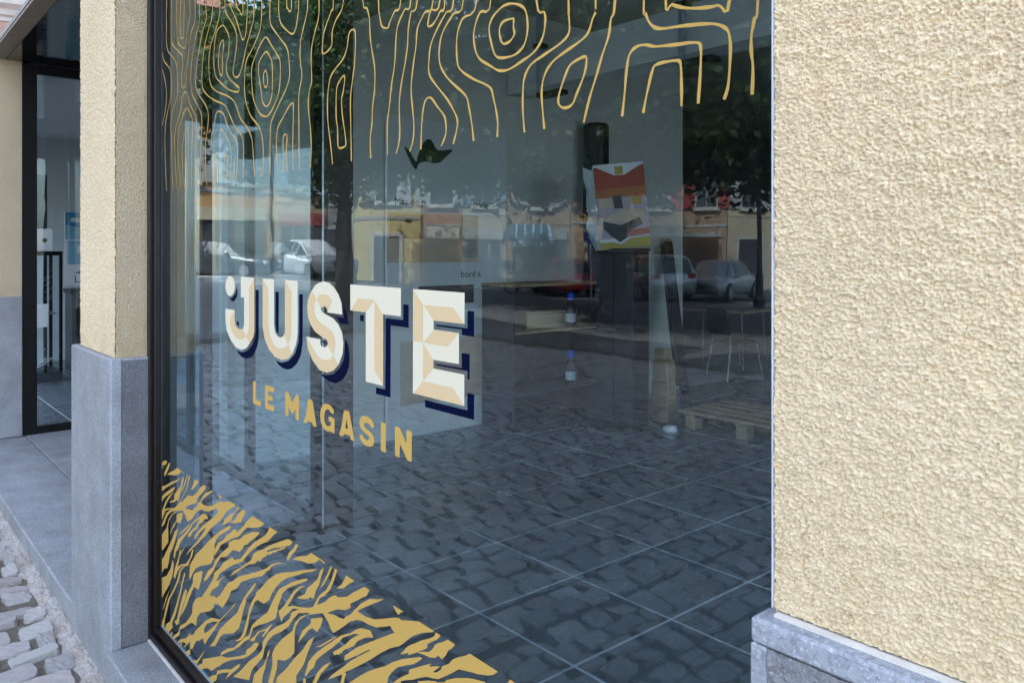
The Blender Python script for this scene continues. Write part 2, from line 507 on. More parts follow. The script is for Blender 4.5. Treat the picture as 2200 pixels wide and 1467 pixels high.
# ------------------------------------------------------------------ outlines of the vinyl on the glass, read off the photograph
# crop name -> x0, y0, scale (crop units to photo pixels)
CROP = {'A': (340, 960, .17043), 'B': (340, 1180, .19567), 'C': (540, 1120, .23652), 'D': (800, 1250, .15),
        'J': (470, 570, .18407), 'E': (740, 590, .21815), 'M': (530, 800, .1682), 'S': (330, 0, .30675), 'T': (950, 0, .3409)}
PATCH = '''
A 33,212 80,165 117,183 95,222 33,240
A 36,262 85,235 40,275
A 135,200 152,206 128,290 82,374 78,320 105,265
A 112,348 150,315 195,298 237,260 327,322 318,332 288,302 265,345 240,345 222,357 180,352
A 33,495 100,482 165,440 278,395 240,435 180,463 100,512 33,568
A 33,640 80,585 150,535 210,500 212,520 170,570 110,610 65,655 33,720
A 310,375 322,372 318,430 300,520 278,590 262,655 248,685 232,660 215,690 180,695 140,697 205,655 205,600 245,540 285,490 295,420
A 365,345 375,345 355,430 325,510 305,560 300,545 330,465 352,390
A 388,360 407,370 385,440 375,510 330,595 280,690 305,690 345,640 385,600 395,615 440,615 490,570 530,510 570,478 607,490 595,530 560,575 520,615 488,650 490,690 460,715 400,725 360,750 345,775 360,780 400,780 430,800 455,765 490,745 495,715 525,690 545,650 590,585 650,555 688,542 685,560 640,595 600,625 560,665 540,695 580,730 630,742 690,735 740,700 780,683 820,692 905,683 985,735 940,760 890,790 850,830 825,870 790,920 720,975 660,1030 600,1110 520,1190 440,1270 345,1370 395,1290 480,1200 540,1120 605,1025 595,1018 540,1060 500,1110 455,1165 455,1125 480,1090 560,990 640,930 700,880 760,815 735,770 690,790 650,810 590,805 550,785 500,800 455,860 430,905 375,940 355,900 340,850 310,795 265,803 215,808 170,850 135,900 120,960 105,1020 70,1070 33,1130 33,1290 60,1295 100,1240 128,1195 128,1080 125,1010 135,930 180,850 235,815 260,800 215,800 160,815 120,860 95,920 80,970 35,1020 33,985 60,945 85,880 105,830 150,792 190,782 130,785 95,800 75,850 50,910 38,950 33,940 33,835 55,785 95,680 140,610 198,562 165,610 115,690 75,785 110,770 190,768 220,755 265,705 330,580 365,500 375,430
A 233,860 245,840 312,825 308,880 278,968 250,940 225,950 205,1000 180,1030 150,1108 160,1050 190,980 233,925
A 430,950 480,905 540,860 550,845 600,842 628,890 620,908 585,905 560,945 520,965 495,1020 440,1065 400,1130 380,1135 378,1110 400,1075 430,1040 480,1000 500,950 535,900 480,930 440,965 430,990 390,1060 330,1135 290,1190 265,1240 250,1290 225,1320 210,1400 195,1390 205,1290 230,1220 250,1165 330,1090 400,1000
A 408,950 385,1000 320,1070 262,1108 290,1070 350,1010
A 750,590 808,625 780,658
A 1000,745 1025,765 1005,795 970,815 950,860 925,915 880,945 855,970 840,962 830,985 820,972 805,985 825,945 840,910 890,865 950,825 985,790
A 1065,785 1105,805 1085,860 1065,895 1055,930 1035,958 1015,940 990,960 890,945 955,925 980,900 1005,840 1040,812
A 410,540 440,480 460,403 515,435 475,490 450,520 435,538
A 1190,868 1340,960 1310,995 1250,1015 1170,1015 1130,1010 1100,1030 1050,1085 1010,1130 960,1140 900,1170 840,1205 790,1235 760,1290 730,1340 712,1370 705,1300 760,1205 830,1160 860,1110 920,1070 960,1025 975,1045 1000,1040 985,1080 1020,1050 1080,990 1095,955 1150,900
A 912,985 920,1000 900,1035 840,1070 780,1110 740,1155 715,1220 710,1300 700,1390 B 615,90 580,155 480,175 420,200 380,260 355,320 340,315 345,250 350,170 400,80 A 470,1360 560,1270 640,1180 720,1110 790,1050 860,1010
A 1275,1070 1280,1085 1250,1120 1200,1160 1150,1195 1130,1220 1080,1240 1070,1275 1020,1320 980,1300 940,1300 900,1340 850,1385 B 690,80 640,160 610,230 560,300 510,350 500,325 555,225 605,185 625,120 A 790,1340 890,1255 895,1195 960,1165 1030,1160 1080,1110 1170,1075 1230,1065
A 1405,1005 1508,1068 1460,1105 1380,1190 1300,1220 1220,1270 1170,1310 1110,1380 B 925,130 860,155 800,180 745,215 680,260 640,340 650,345 735,290 725,305 680,340 665,395 600,440 570,490 585,515 605,500 640,530 680,500 725,430 770,360 820,345 880,295 1000,265 1110,235 1190,205 1240,165 1320,140 1390,148 1300,160 1240,190 1235,215 1190,240 1140,290 1040,310 910,355 870,420 800,455 775,530 740,590 705,635 650,590 615,595 615,630 575,670 520,682 465,695 430,740 418,835 370,800 330,820 300,845 240,880 235,935 165,990 145,965 225,900 245,830 300,805 350,740 375,690 380,600 410,545 460,515 475,525 540,430 600,330 620,250 680,200 720,140 820,80 835,112 905,98 A 1090,1340 1140,1270 1210,1200 1290,1150 1350,1110 1385,1060
C 335,155 378,180 355,215 260,235 200,240 140,265 150,275 200,262 250,248 300,230 320,235 270,258 240,262 230,275 190,282 180,298 150,295 140,310 105,330 85,360 60,350 30,382 B 1055,155 1000,160 930,200 860,250 795,288 830,240 920,185 1000,130 C 0,350 20,290 60,265 110,250 170,215 250,185
C 405,200 430,212 405,260 370,300 332,360 325,335 345,280 385,240
C 370,342 430,315 510,310 545,283 625,335 670,365 665,380 620,345 575,375 520,380 450,355
C 605,430 560,450 480,465 400,490 330,510 270,545 220,600 185,660 165,710 115,745 60,710 B 1095,550 1060,575 1030,650 1005,720 990,820 960,930 920,985 870,1008 850,998 900,970 935,910 960,820 985,720 1000,640 1040,550 1075,500 1075,470 1140,410 1210,330 1300,265 C 215,480 280,462 380,455 460,440 600,428
C 510,515 515,530 460,555 400,575 330,605 285,650 270,700 245,760 235,830 220,880 150,915 60,940 30,960 B 1050,840 1030,900 1005,975 960,1000 890,1060 830,1100 770,1120 680,1165 700,1120 760,1085 830,1075 880,1030 950,960 1000,940 1030,830 1090,770 1200,690 1250,580 1290,510 C 185,740 225,660 255,610 310,580 380,545 480,518
C 250,815 300,760 340,700 390,625 440,590 495,578 440,610 400,650 365,710 330,770 380,762 440,775 510,780 560,775 600,700 620,665 680,620 725,540 760,425 785,435 750,540 715,620 670,670 625,690 600,755 650,735 680,720 720,680 760,665 790,685 870,680 930,640 1030,590 1075,620 1050,670 900,745 905,780 860,800 780,795 720,815 690,830 760,845 800,870 840,880 870,855 905,840 940,800 1000,740 1080,700 1150,705 1205,697 1180,715 1080,755 1000,790 965,810 1040,860 1120,885 1200,880 1290,870 D 340,505 385,510 415,540 670,560 890,700 860,715 740,718 640,745 560,780 500,830 440,880 380,915 260,940 140,1000 60,1050 0,1090 C 1000,1295 930,1330 850,1365 865,1375 850,1420 840,1467 810,1467 820,1420 830,1385 770,1405 695,1432 740,1385 830,1320 900,1265 1000,1210 1085,1165 1070,1160 980,1205 900,1240 848,1262 850,1215 960,1140 1080,1090 1200,1045 1305,1005 1285,985 1265,945 1220,950 1140,960 1060,930 1010,900 960,890 900,905 840,950 780,990 745,1008 720,970 700,910 650,830 560,838 500,850 440,890 405,950 395,1010 392,1190 350,1235 300,1262 240,1250 235,1330 210,1420 195,1467 150,1467 170,1400 195,1290 190,1200 215,1140 280,1065 375,990 395,920 450,860 540,835 500,825 430,830 385,880 340,950 270,1000 200,1030 150,1085 B 1170,1080 1150,1180 1080,1260 1030,1320 1000,1430 900,1410 825,1390 880,1350 940,1290 990,1230 1100,1150 1145,1090 1150,1010 1210,910 1290,850 C 300,920 350,880 370,820 440,790 380,788 330,835 290,870 275,912
C 660,412 655,440 635,500 620,570 590,620 570,690 555,700 535,680 520,700 470,702 410,692 490,655 510,600 550,570 605,520 625,450
C 730,400 735,415 705,490 660,570 625,605 640,575 690,480 715,420
C 862,487 940,537 880,570 840,605 775,605 820,570 845,530
C 575,1043 545,1110 510,1200 480,1290 430,1370 410,1400 410,1467 225,1467 235,1410 290,1360 330,1320 400,1230 470,1160 520,1080
C 545,880 640,868 653,880 640,930 600,1002 555,965 520,985 490,1025 455,1065 425,1102 440,1050 470,985 540,925
C 795,1027 730,1075 640,1130 582,1140 650,1110 730,1060
C 1000,965 1085,985 1110,1050 1040,1050 970,1080 930,1130 850,1160 830,1175 825,1195 810,1190 800,1210 780,1200 760,1213 740,1185 800,1150 860,1110 910,1060 985,1020 940,1015 880,1035 835,1050 810,1080 740,1140 650,1205 590,1260 570,1320 535,1350 500,1400 485,1395 505,1330 520,1270 560,1220 600,1180 700,1110 780,1055 820,1030 900,1010 960,975
C 725,1270 690,1320 640,1370 590,1467 555,1467 600,1370 650,1310
C 170,1155 165,1200 145,1240 130,1320 105,1400 100,1467 10,1467 25,1390 70,1340 110,1300 140,1240 150,1190
C 470,1467 475,1420 495,1420 497,1467
B 1105,1020 1100,1050 1060,1110 1000,1160 940,1190 800,1210 720,1240 680,1275 640,1290 590,1330 550,1300 500,1305 460,1335 415,1285 490,1240 490,1200 550,1190 640,1175 690,1165 760,1185 880,1170 960,1150 975,1095 1030,1060 1050,1025
B 1260,815 1210,890 1150,960 1140,950 1180,890 1120,900 1070,960 1060,1000 1020,1005 1010,985 1070,940 1090,900 1180,870 1230,830
B 910,1250 880,1300 740,1420 780,1345 700,1350 650,1370 640,1430 590,1460 555,1410 590,1380 640,1370 650,1325 740,1310 800,1315 870,1265
B 520,1095 480,1170 410,1275 360,1215 430,1210
B 855,575 850,600 760,700 680,780 620,880 560,960 510,1040 490,970 450,1000 420,1000 375,1090 355,1085 350,1150 320,1175 285,1135 350,1090 350,1010 300,1060 275,1080 310,1030 270,1010 240,1090 225,1070 265,1010 195,1040 240,985 310,970 360,905 350,940 390,930 410,890 450,850 500,800 505,868 510,918 560,885 600,850 660,790 600,790 540,810 505,866 501,799 520,780 590,745 680,765 770,680
B 1060,370 1078,366 1055,420 985,510 960,545 970,565 940,650 920,740 890,860 830,915 720,925 680,960 630,1055 565,1060 610,1010 640,950 680,870 750,800 870,690 900,610 960,500
A 255,1018 240,1080 210,1200 185,1270 150,1340 138,1430 B 115,150 100,205 70,205 35,265 27,240 30,110 60,85 A 100,1320 140,1240 180,1150 210,1060
B 27,318 95,285 140,200 160,115 172,150 165,240 150,310 120,390 27,555
B 390,0 375,70 340,140 330,180 260,180 215,230 185,320 168,290 190,190 220,90 240,0 255,0 235,100 215,190 250,165 310,150 350,90 375,0
B 300,180 250,230 235,320 180,450 130,540 100,660 75,760 65,850 55,870 27,830 60,750 80,650 110,540 170,430 215,320 235,230 270,190
B 290,245 298,275 270,380 250,480 215,620 190,720 155,800 160,850 105,925 65,880 95,810 130,790 160,720 200,600 235,480 255,380
B 305,430 318,450 300,540 270,620 235,740 230,800 205,830 180,790 210,760 225,690 250,580 280,480
B 480,230 490,240 475,330 445,440 400,410 375,450 350,510 300,640 235,750 270,640 315,500 380,370 385,290 400,260
B 130,430 100,520 60,650 50,660 85,530
B 27,680 40,690 27,720
B 155,895 160,920 135,965 125,945
A 370,1205 330,1270 290,1350 258,1410 250,1400 270,1370 310,1290
D 910,715 985,758 935,815 860,845 790,885 790,935 740,965 600,1015 505,1045 530,1005 470,1020 395,1030 450,985 490,930 540,900 700,835 830,800 890,770
D 1080,820 1190,890 1140,945 1085,980 1060,1040 1000,1100 945,1050 900,1080 830,1075 740,1035 635,1003 720,990 810,995 860,960 900,895 950,865 1010,855
D 1400,1020 1805,1278 1730,1325 1660,1333 1490,1310 1470,1298 1240,1243 1120,1310 950,1385 880,1375 780,1350 660,1370 600,1390 480,1400 420,1410 400,1447 285,1447 370,1385 450,1340 525,1310 530,1250 700,1200 855,1160 810,1205 975,1200 870,1285 920,1288 985,1250 1000,1200 1100,1165 1150,1105 1220,1075 1330,1050
D 690,1068 718,1090 650,1140 590,1170 480,1190 365,1215 280,1290 230,1360 215,1447 C 880,1467 1000,1390 1080,1350 1190,1315 D 170,1205 300,1140 420,1100 560,1080
D 645,1447 660,1415 800,1405 910,1415 935,1430 1040,1425 1070,1395 1200,1370 1330,1368 1450,1380 1625,1425 1625,1447
D 1935,1447 1975,1388 2065,1447
D 300,328 450,420 410,430 380,467 340,420 320,380
'''
LINE = '''
S 92,-12 90,100 92,180 90,270 102,360 150,420 165,480 172,600 165,680 135,780 122,880 128,1000 132,1200 138,1335
S 128,-12 128,270 145,330 190,375 205,410 198,590 212,618 228,590 235,480 250,350 265,230 290,150 293,-12
S 162,-12 165,250 180,310 215,340 228,310 240,200 258,110 255,-12
S 190,-12 188,240 200,268 210,255 215,100 217,-12
S 322,-12 322,140 300,250 275,380 262,530 272,660 310,740 338,820 335,960 330,1050 330,1300
S 367,-12 370,130 345,220 315,380 295,560 310,650 355,720 383,790 380,900 365,1000 368,1180 375,1295
S 413,-12 410,120 380,230 350,380 340,590 370,660 430,705 500,740 540,820 570,890 610,940 630,1010 628,1250
S 465,-12 460,120 430,230 395,350 388,480 400,590 440,640 520,675 570,720 610,830 660,900 690,980 700,1100 710,1240
S* 485,180 515,220 530,270 525,380 510,470 525,540 570,590 600,615 590,645 530,630 470,580 435,530 423,430 430,300 445,220
S* 488,285 492,330 483,400 485,500 480,528 465,515 455,450 457,370 470,305
S 500,-12 505,80 530,130 570,200 585,280 575,380 560,470 560,520 578,545 605,520 630,430 650,330 680,220 700,140 705,-12
S 540,-12 545,60 580,140 610,240 625,280 645,250 655,140 660,-12
S 575,-12 605,80 615,103 627,80 625,-12
S 760,-12 755,150 740,230 690,350 650,430 638,580 645,700 680,810 740,890 765,990 770,1130 763,1230
S* 790,263 820,310 870,390 888,440 885,600 865,690 820,790 785,818 740,790 700,690 688,560 690,470 720,380 760,295
S* 793,365 815,400 832,450 832,640 815,720 790,747 765,715 755,640 740,540 738,450 765,390
S* 788,497 798,540 800,590 788,615 775,595 770,540 778,505
S 818,-12 815,130 830,190 880,260 935,340 950,430 953,540 930,620 880,730 840,820 820,900 815,1220
S 878,-12 880,100 895,170 940,220 972,240 995,210 1010,120 1018,-12
S 934,-12 942,60 955,83 965,65 968,-12
S 1080,-12 1075,90 1050,200 1030,300 1028,420 1040,530 1020,650 1018,780 1022,1190
S 1160,-12 1155,130 1130,230 1108,340 1105,460 1108,570 1090,650 1085,760 1100,900 1105,1040 1100,1175
S 1260,-12 1245,80 1210,180 1190,250 1182,360 1195,378 1230,350 1250,310 1252,230 1275,150 1315,80 1330,20 1330,-12
S 870,1215 862,1020 870,900 905,830 945,755 970,728 980,740 978,900 975,1050 980,1195
S 910,1205 908,985 920,945 935,960 930,1080 938,1200
S 1255,1150 1240,1000 1222,850 1220,690 1235,560 1270,490 1325,420 1355,340 1370,240 1395,210 1415,240 1410,430 1395,560 1380,700 1383,900 1387,1130
S* 1330,535 1340,550 1330,640 1318,700 1325,820 1340,920 1348,1010 1335,1030 1305,1038 1292,1010 1290,900 1280,820 1282,640 1300,575
S 1465,-12 1495,60 1512,130 1518,250 1530,350 1550,480 1550,620 1535,750 1530,880 1518,970 1522,1108
S 1577,-12 1585,110 1600,185 1640,198 1655,160 1690,80 1735,-12
S 1806,-12 1760,70 1715,170 1700,260 1690,450 1670,580 1650,770 1638,880 1640,1087
S 1850,-12 1805,90 1785,210 1780,320 1760,460 1735,600 1722,740 1725,960 1700,1078
S 1962,-12 1900,90 1850,200 1840,320 1820,460 1805,620 1815,760 1825,900 1815,1000 1795,1062
S 2010,-12 1945,75 1922,170 1932,188 1965,165 2010,80 2044,-12
S 2104,-12 2050,90 1990,200 1945,310 1932,400 1932,520 1990,610 2060,700 2110,790 2130,850 2120,930 2100,1010
S 2173,-12 2100,100 2030,220 2005,320 2005,440 2040,520 T 60,520 150,605 170,680 185,760 200,890
S 1873,1048 1880,860 1900,720 1940,685 1990,750 2040,820 2050,920 2035,980 2015,1025
S 62,370 75,430 120,500 128,640 100,780 82,900 82,1100 92,1340
S 62,490 80,560 92,650 85,760 62,880
S 165,1328 155,1150 147,1000 160,880 190,780 205,680 222,643 240,670 260,740 300,830 303,980 292,1180 293,1305
S 195,1322 175,1100 173,960 190,860 215,790 235,760 265,810 275,880 270,1050 268,1310
S* 237,900 248,960 245,1150 238,1300 228,1310 215,1290 203,1150 203,1030 220,930
S 417,1285 408,1100 408,950 430,850 440,795 462,782 490,800 510,860 540,930 580,980 588,1080 580,1258
S 457,1280 455,1150 460,1000 465,930 478,908 500,940 530,1000 545,1070 545,1160 537,1270
S* 510,1088 520,1110 515,1200 505,1240 492,1245 487,1220 492,1150 500,1105
T 224,-12 130,120 95,230 95,370 115,440 200,500 300,550 325,620 345,720 352,780 348,865
T* 440,25 500,40 530,80 540,180 520,280 470,340 400,365 340,355 310,270 297,180 320,110 380,45
T* 440,120 452,128 450,180 457,215 430,260 390,278 370,250 362,190 385,140
T 310,-12 240,80 203,190 205,290 235,370 310,420 360,447 420,440 500,390 580,330 630,250 650,160 645,80 593,-12
T 797,-12 800,100 800,210 740,280 640,350 560,410 520,490 510,580 510,700 520,835
T 968,-12 975,60 950,120 920,210 860,270 760,340 690,400 645,480 628,580 635,700 645,815
T 1092,-12 1065,120 1050,230 1010,350 970,490 930,620 893,775
T* 870,370 908,362 908,420 890,490 850,590 820,660 770,682 735,655 740,590 780,470 810,410
T 1273,-12 1285,90 1320,160 1380,183 1520,165 1700,152 1780,175 1810,220 1818,330 1805,530 1778,630
T 1410,-12 1450,30 1530,52 1640,52 1740,35 1815,-12
T 1135,735 1150,600 1165,430 1185,340 1230,295 1290,285 1340,295 1460,285 1600,270 1630,300 1630,420 1615,655
T 1268,713 1290,600 1325,450 1350,410 1420,390 1490,385 1505,420 1510,560 1510,672
T 1992,-12 1970,120 1950,230 1950,330 1960,430 1955,600
'''
# letter: outline / t: tan facets / n: navy drop shade
WORD = {
 'J': ('J', '260,133 418,147 418,780 405,840 365,912 320,970 265,987 200,955 140,870 95,760 80,640 80,505 190,522 190,640 200,700 225,735 255,747 285,735 298,690 298,377 260,373',
  ['418,150 418,780 405,840 365,912 322,828 350,760 357,690 357,260', '190,522 190,640 200,700 225,735 255,747 285,735 322,828 290,855 250,865 200,840 160,780 137,700 137,620'],
  ['432,285 468,288 468,850 450,950 410,1040 365,1080 320,1087 270,1070 205,990 270,1015 330,1000 385,940 420,860 432,780', '207,235 222,300 213,370 180,422 150,415 122,380 150,380 190,340 205,290', '205,655 237,660 235,715 210,685']),
 'U': ('J', '516,152 648,162 648,700 660,780 690,825 722,842 755,828 772,785 776,730 776,170 923,182 923,800 905,920 860,1035 810,1090 740,1105 660,1070 590,980 540,860 516,720',
  ['516,152 580,275 580,700 600,820 640,920 690,965 740,975 790,950 812,922 862,1035 810,1090 740,1105 660,1070 590,980 540,860 516,720', '776,170 850,310 848,760 835,860 812,920 768,822 776,770'],
  ['662,308 703,312 700,805 675,770 662,700', '940,335 983,338 980,900 960,1050 910,1150 850,1205 810,1217 750,1200 700,1160 662,1108 740,1137 820,1110 890,1030 930,900 940,800']),
 'S': ('J', '1445,575 1270,550 1270,520 1258,490 1232,478 1205,490 1196,515 1210,545 1260,575 1340,620 1400,690 1440,780 1458,900 1450,1030 1400,1160 1340,1230 1265,1252 1180,1220 1100,1110 1045,980 1025,833 1190,862 1187,905 1200,940 1235,957 1268,940 1280,905 1265,870 1215,840 1130,775 1075,690 1045,600 1035,490 1045,400 1085,300 1130,230 1180,200 1232,190 1290,205 1350,260 1400,340 1435,440',
  ['1085,292 1142,388 1120,450 1118,540 1140,610 1190,670 1260,715 1320,770 1355,840 1365,940 1340,1040 1282,950 1280,905 1265,870 1215,840 1130,775 1075,690 1045,600 1035,490 1045,400', '1145,388 1175,350 1225,335 1275,350 1328,410 1280,535 1268,515 1258,490 1232,478 1205,490 1196,510', '1027,836 1130,1010 1170,1070 1215,1100 1270,1105 1310,1090 1340,1050 1398,1158 1340,1230 1265,1252 1180,1220 1100,1110 1045,980'],
  ['1465,478 1495,560 1517,690 1420,680 1370,600 1462,615', '1478,855 1510,930 1528,1060 1520,1180 1490,1270 1440,1340 1360,1376 1290,1355 1230,1310 1190,1265 1260,1282 1340,1270 1410,1200 1460,1100 1475,960', '1205,865 1262,910 1255,922 1215,900']),
 'T': ('E', '60,97 558,133 558,412 384,390 384,1095 212,1052 212,372 60,352',
  ['137,233 297,250 212,370 62,351', '299,252 384,394 384,1092 297,938'],
  ['407,427 580,447 580,292 635,298 633,522 457,500 455,1210 312,1172 312,1108 403,1130', '155,395 192,400 192,462 155,456']),
 'E': ('E', '678,142 1185,178 1185,488 880,453 880,540 1130,574 1130,880 880,838 880,923 1183,983 1183,1293 676,1167',
  ['679,146 776,297 774,666 679,653', '780,298 1075,323 1183,486 881,452', '882,542 1126,574 1018,708 779,668', '778,674 879,840 879,922 777,1043', '779,1048 1070,1113 1181,1291 680,1166'],
  ['1213,355 1280,361 1278,613 1157,595 1157,540 905,507 905,490 1213,528', '1157,770 1235,782 1233,1035 1213,1030 1213,950 905,892 905,875 1157,920', '1213,1165 1280,1180 1278,1430 795,1302 795,1232 1211,1335']),
}
SUB = ['82,120 100,108 122,118 122,345 186,372 183,430 110,408 82,390',
 '238,165 255,160 355,192 355,255 280,240 277,290 335,305 333,365 277,355 277,400 355,430 355,480 345,497 245,460 238,445',
 '496,250 515,240 540,260 585,385 630,290 655,280 672,300 670,605 655,613 627,595 625,465 592,525 575,518 537,430 537,560 497,550',
 '785,333 835,350 850,390 895,690 875,695 850,680 838,640 783,620 778,645 735,640 730,620 752,570 770,460 812,458 798,545 828,555 817,460 771,456',
 '1118,490 1112,525 1095,530 1075,510 1060,480 1030,468 1005,490 993,550 995,620 1020,675 1050,685 1078,670 1080,640 1050,615 1048,570 1065,558 1125,590 1125,775 1090,765 1080,752 1030,750 980,710 950,640 940,550 950,460 980,405 1010,393 1060,410 1100,450',
 '1250,478 1310,495 1320,530 1378,860 1368,875 1335,860 1318,805 1248,785 1235,815 1195,808 1185,785 1215,680 1226,610 1278,610 1262,705 1297,720 1282,610 1227,605 1240,510',
 '1630,690 1622,708 1595,705 1575,665 1545,640 1510,640 1500,675 1520,710 1580,750 1625,810 1635,870 1620,930 1575,950 1520,930 1460,870 1443,805 1450,790 1480,795 1510,845 1550,865 1572,845 1565,815 1500,760 1455,700 1443,640 1455,580 1490,552 1540,555 1590,590 1620,640',
 '1718,645 1735,632 1782,650 1780,1015 1770,1022 1722,1000 1715,985',
 '1897,690 1915,683 1955,700 2043,905 2043,740 2060,732 2112,755 2112,1130 2095,1140 2050,1110 1960,905 1957,1080 1945,1085 1897,1060']

# ------------------------------------------------------------------ layout (metres; camera over the origin, shop front along X)
YF, YG, YFR = 0.805, 0.955, 0.915          # facade, glass, front of window frame
PLZ = 1.243                                # top of stone plinth
FZ = 0.10                                  # floor level of shop and porch
XL, XR = -3.255, -0.485                    # window opening
XD, XP = -7.70, -4.06                      # neighbour's glass door, glass side of porch
RZ = 3.24                                  # porch soffit

def sstep(t):
    t = max(0.0, min(1.0, t)); return t * t * (3 - 2 * t)
def terrain(x, y):
    return 0.62 * sstep((-x - 11) / 12.0) * sstep((y + 19) / 8.0) - 0.12 * sstep((-y - 14) / 10.0)

# ------------------------------------------------------------------ ground with setts
def vnoise(shape, cell, rng):
    """smooth value noise sampled on a grid"""
    h, w = shape
    gy, gx = int(h / cell[0]) + 4, int(w / cell[1]) + 4
    g = rng.random((gy, gx))
    y = np.arange(h) / cell[0]; x = np.arange(w) / cell[1]
    yi, xi = y.astype(int), x.astype(int)
    fy, fx = y - yi, x - xi
    fy = fy * fy * (3 - 2 * fy); fx = fx * fx * (3 - 2 * fx)
    a = g[np.ix_(yi, xi)]; b = g[np.ix_(yi, xi + 1)]; c = g[np.ix_(yi + 1, xi)]; d = g[np.ix_(yi + 1, xi + 1)]
    return (a * (1 - fx) + b * fx) * (1 - fy)[:, None] + (c * (1 - fx) + d * fx) * fy[:, None]

gx = sorted(set(list(np.linspace(-400, -60, 8)) + list(np.linspace(-60, 20, 65)) + list(np.linspace(20, 400, 8))))
gy = sorted(set(list(np.linspace(-400, -50, 8)) + list(np.linspace(-50, 20, 57)) + list(np.linspace(20, 400, 8))))
co, qd = [], []
for y in gy:
    for x in gx: co.append((x, y, terrain(x, y) - 0.03))
nx = len(gx)
for j in range(len(gy) - 1):
    for i in range(nx - 1): qd.append((j * nx + i, j * nx + i + 1, (j + 1) * nx + i + 1, (j + 1) * nx + i))
ground = np_mesh('ground', co, qd, 'ground')
tag(ground, kind='structure')

rng = np.random.default_rng(5)
# bed of sandy joints between the setts
bw, bh = 560, 340
bx = np.linspace(-14.2, 1.2, bw); by = np.linspace(-7.8, 0.84, bh)
nz = vnoise((bh, bw), (1.6, 1.6), rng) * 0.007 + vnoise((bh, bw), (6, 6), rng) * 0.007
BX, BY = np.meshgrid(bx, by)
TZ = np.vectorize(terrain)(BX, BY)
BZ = TZ - 0.024 + nz
idx = np.arange(bw * bh).reshape(bh, bw)
qd = np.stack([idx[:-1, :-1], idx[:-1, 1:], idx[1:, 1:], idx[1:, :-1]], -1).reshape(-1, 4)
bed = np_mesh('joint_bed', np.stack([BX, BY, BZ], -1).reshape(-1, 3), qd, 'joint_sand', ground)
tag(bed, 'sandy joints between the setts')

# pale crumbly mortar between the last setts and the porch step
fw_, fh_ = 620, 44
FX, FY = np.meshgrid(np.linspace(-9.2, -3.0, fw_), np.linspace(0.64, 0.80, fh_))
up = np.clip((FY - 0.68) / 0.08 + 0.35 * (vnoise((fh_, fw_), (7, 9), rng) - .5), 0, 1)
FZZ = -0.030 + 0.018 * up + 0.008 * up * vnoise((fh_, fw_), (1.5, 1.5), rng) + 0.008 * up * vnoise((fh_, fw_), (4, 4), rng)
FZZ += 0.012 * np.clip((FY - .70) / .08, 0, 1)
ix = np.arange(fw_ * fh_).reshape(fh_, fw_)
fq = np.stack([ix[:-1, :-1], ix[:-1, 1:], ix[1:, 1:], ix[1:, :-1]], -1).reshape(-1, 4)
np_mesh('mortar_fillet', np.stack([FX, FY, FZZ], -1).reshape(-1, 3), fq, 'fillet', ground)

def hewn(r, n=9):
    """a nearer, rough-hewn sett: unit square, uneven outline, dressed top"""
    ph = [r.uniform(0, 6.28) for _ in range(8)]
    def out(t): return 0.485 + 0.018 * math.sin(2 * t + ph[0]) + 0.014 * math.sin(3 * t + ph[1]) + 0.010 * math.sin(7 * t + ph[2])
    vs = []
    tx, ty = r.uniform(-.012, .012), r.uniform(-.012, .012)
    for j in range(n):
        for i in range(n):
            u, v = 2 * i / (n - 1) - 1, 2 * j / (n - 1) - 1
            q = max(abs(u), abs(v))
            # square to slightly rounded square
            k = (abs(u) ** 7 + abs(v) ** 7) ** (1 / 7) or 1
            f = out(math.atan2(v, u)) * (q / k)
            # squeeze the outer ring into a steep side
            qq = q if q < .99 else 1.0
            e = {0: 0}.get(0)
            s_ = (qq * 1.18 if qq < .8 else 0.945 + (qq - .75) * .22) / (q or 1)
            s_ = min(s_, 1.0 / (q or 1))
            z = -0.03 if q > .99 else 0.001 + r.uniform(-.0022, .0022) - .005 * max(0, q - .7) / .3 + tx * u + ty * v
            vs.append((u * s_ * f, v * s_ * f, z))
    fs = [(j * n + i, j * n + i + 1, (j + 1) * n + i + 1, (j + 1) * n + i) for j in range(n - 1) for i in range(n - 1)]
    return vs, fs
def sett(L, W, r):
    """one worn sett: uneven outline, domed top; 4x4 grid of points"""
    vs = []
    jx = [[r.uniform(-.07, .07) for _ in range(4)] for _ in range(4)]
    jy = [[r.uniform(-.06, .06) for _ in range(4)] for _ in range(4)]
    us = (-0.5, -0.425, 0.425, 0.5)
    tx, ty = r.uniform(-.03, .03), r.uniform(-.03, .03)
    for j in range(4):
        for i in range(4):
            u, v = us[i], us[j]
            edge = i in (0, 3) or j in (0, 3)
            corner = i in (0, 3) and j in (0, 3)
            if corner: u *= 0.93; v *= 0.9
            x = (u + jx[j][i] * 0.38) * W; y = (v + jy[j][i] * 0.26) * L
            z = (-0.026 if edge else 0.002 + r.uniform(-.0035, .0035)) + tx * x + ty * y
            vs.append((x, y, z))
    fs = [(j * 4 + i, j * 4 + i + 1, j * 4 + i + 5, j * 4 + i + 4) for j in range(3) for i in range(3)]
    return vs, fs
protos = []
prng = random.Random(3)
for k in range(14):
    vs, fs = sett(1, 1, prng)
    protos.append((vs, fs))
def sett_mesh(k, L, W):
    vs, fs = protos[k]
    return [(p[0] * W, p[1] * L, p[2]) for p in vs], fs
spots = []
x = -13.6
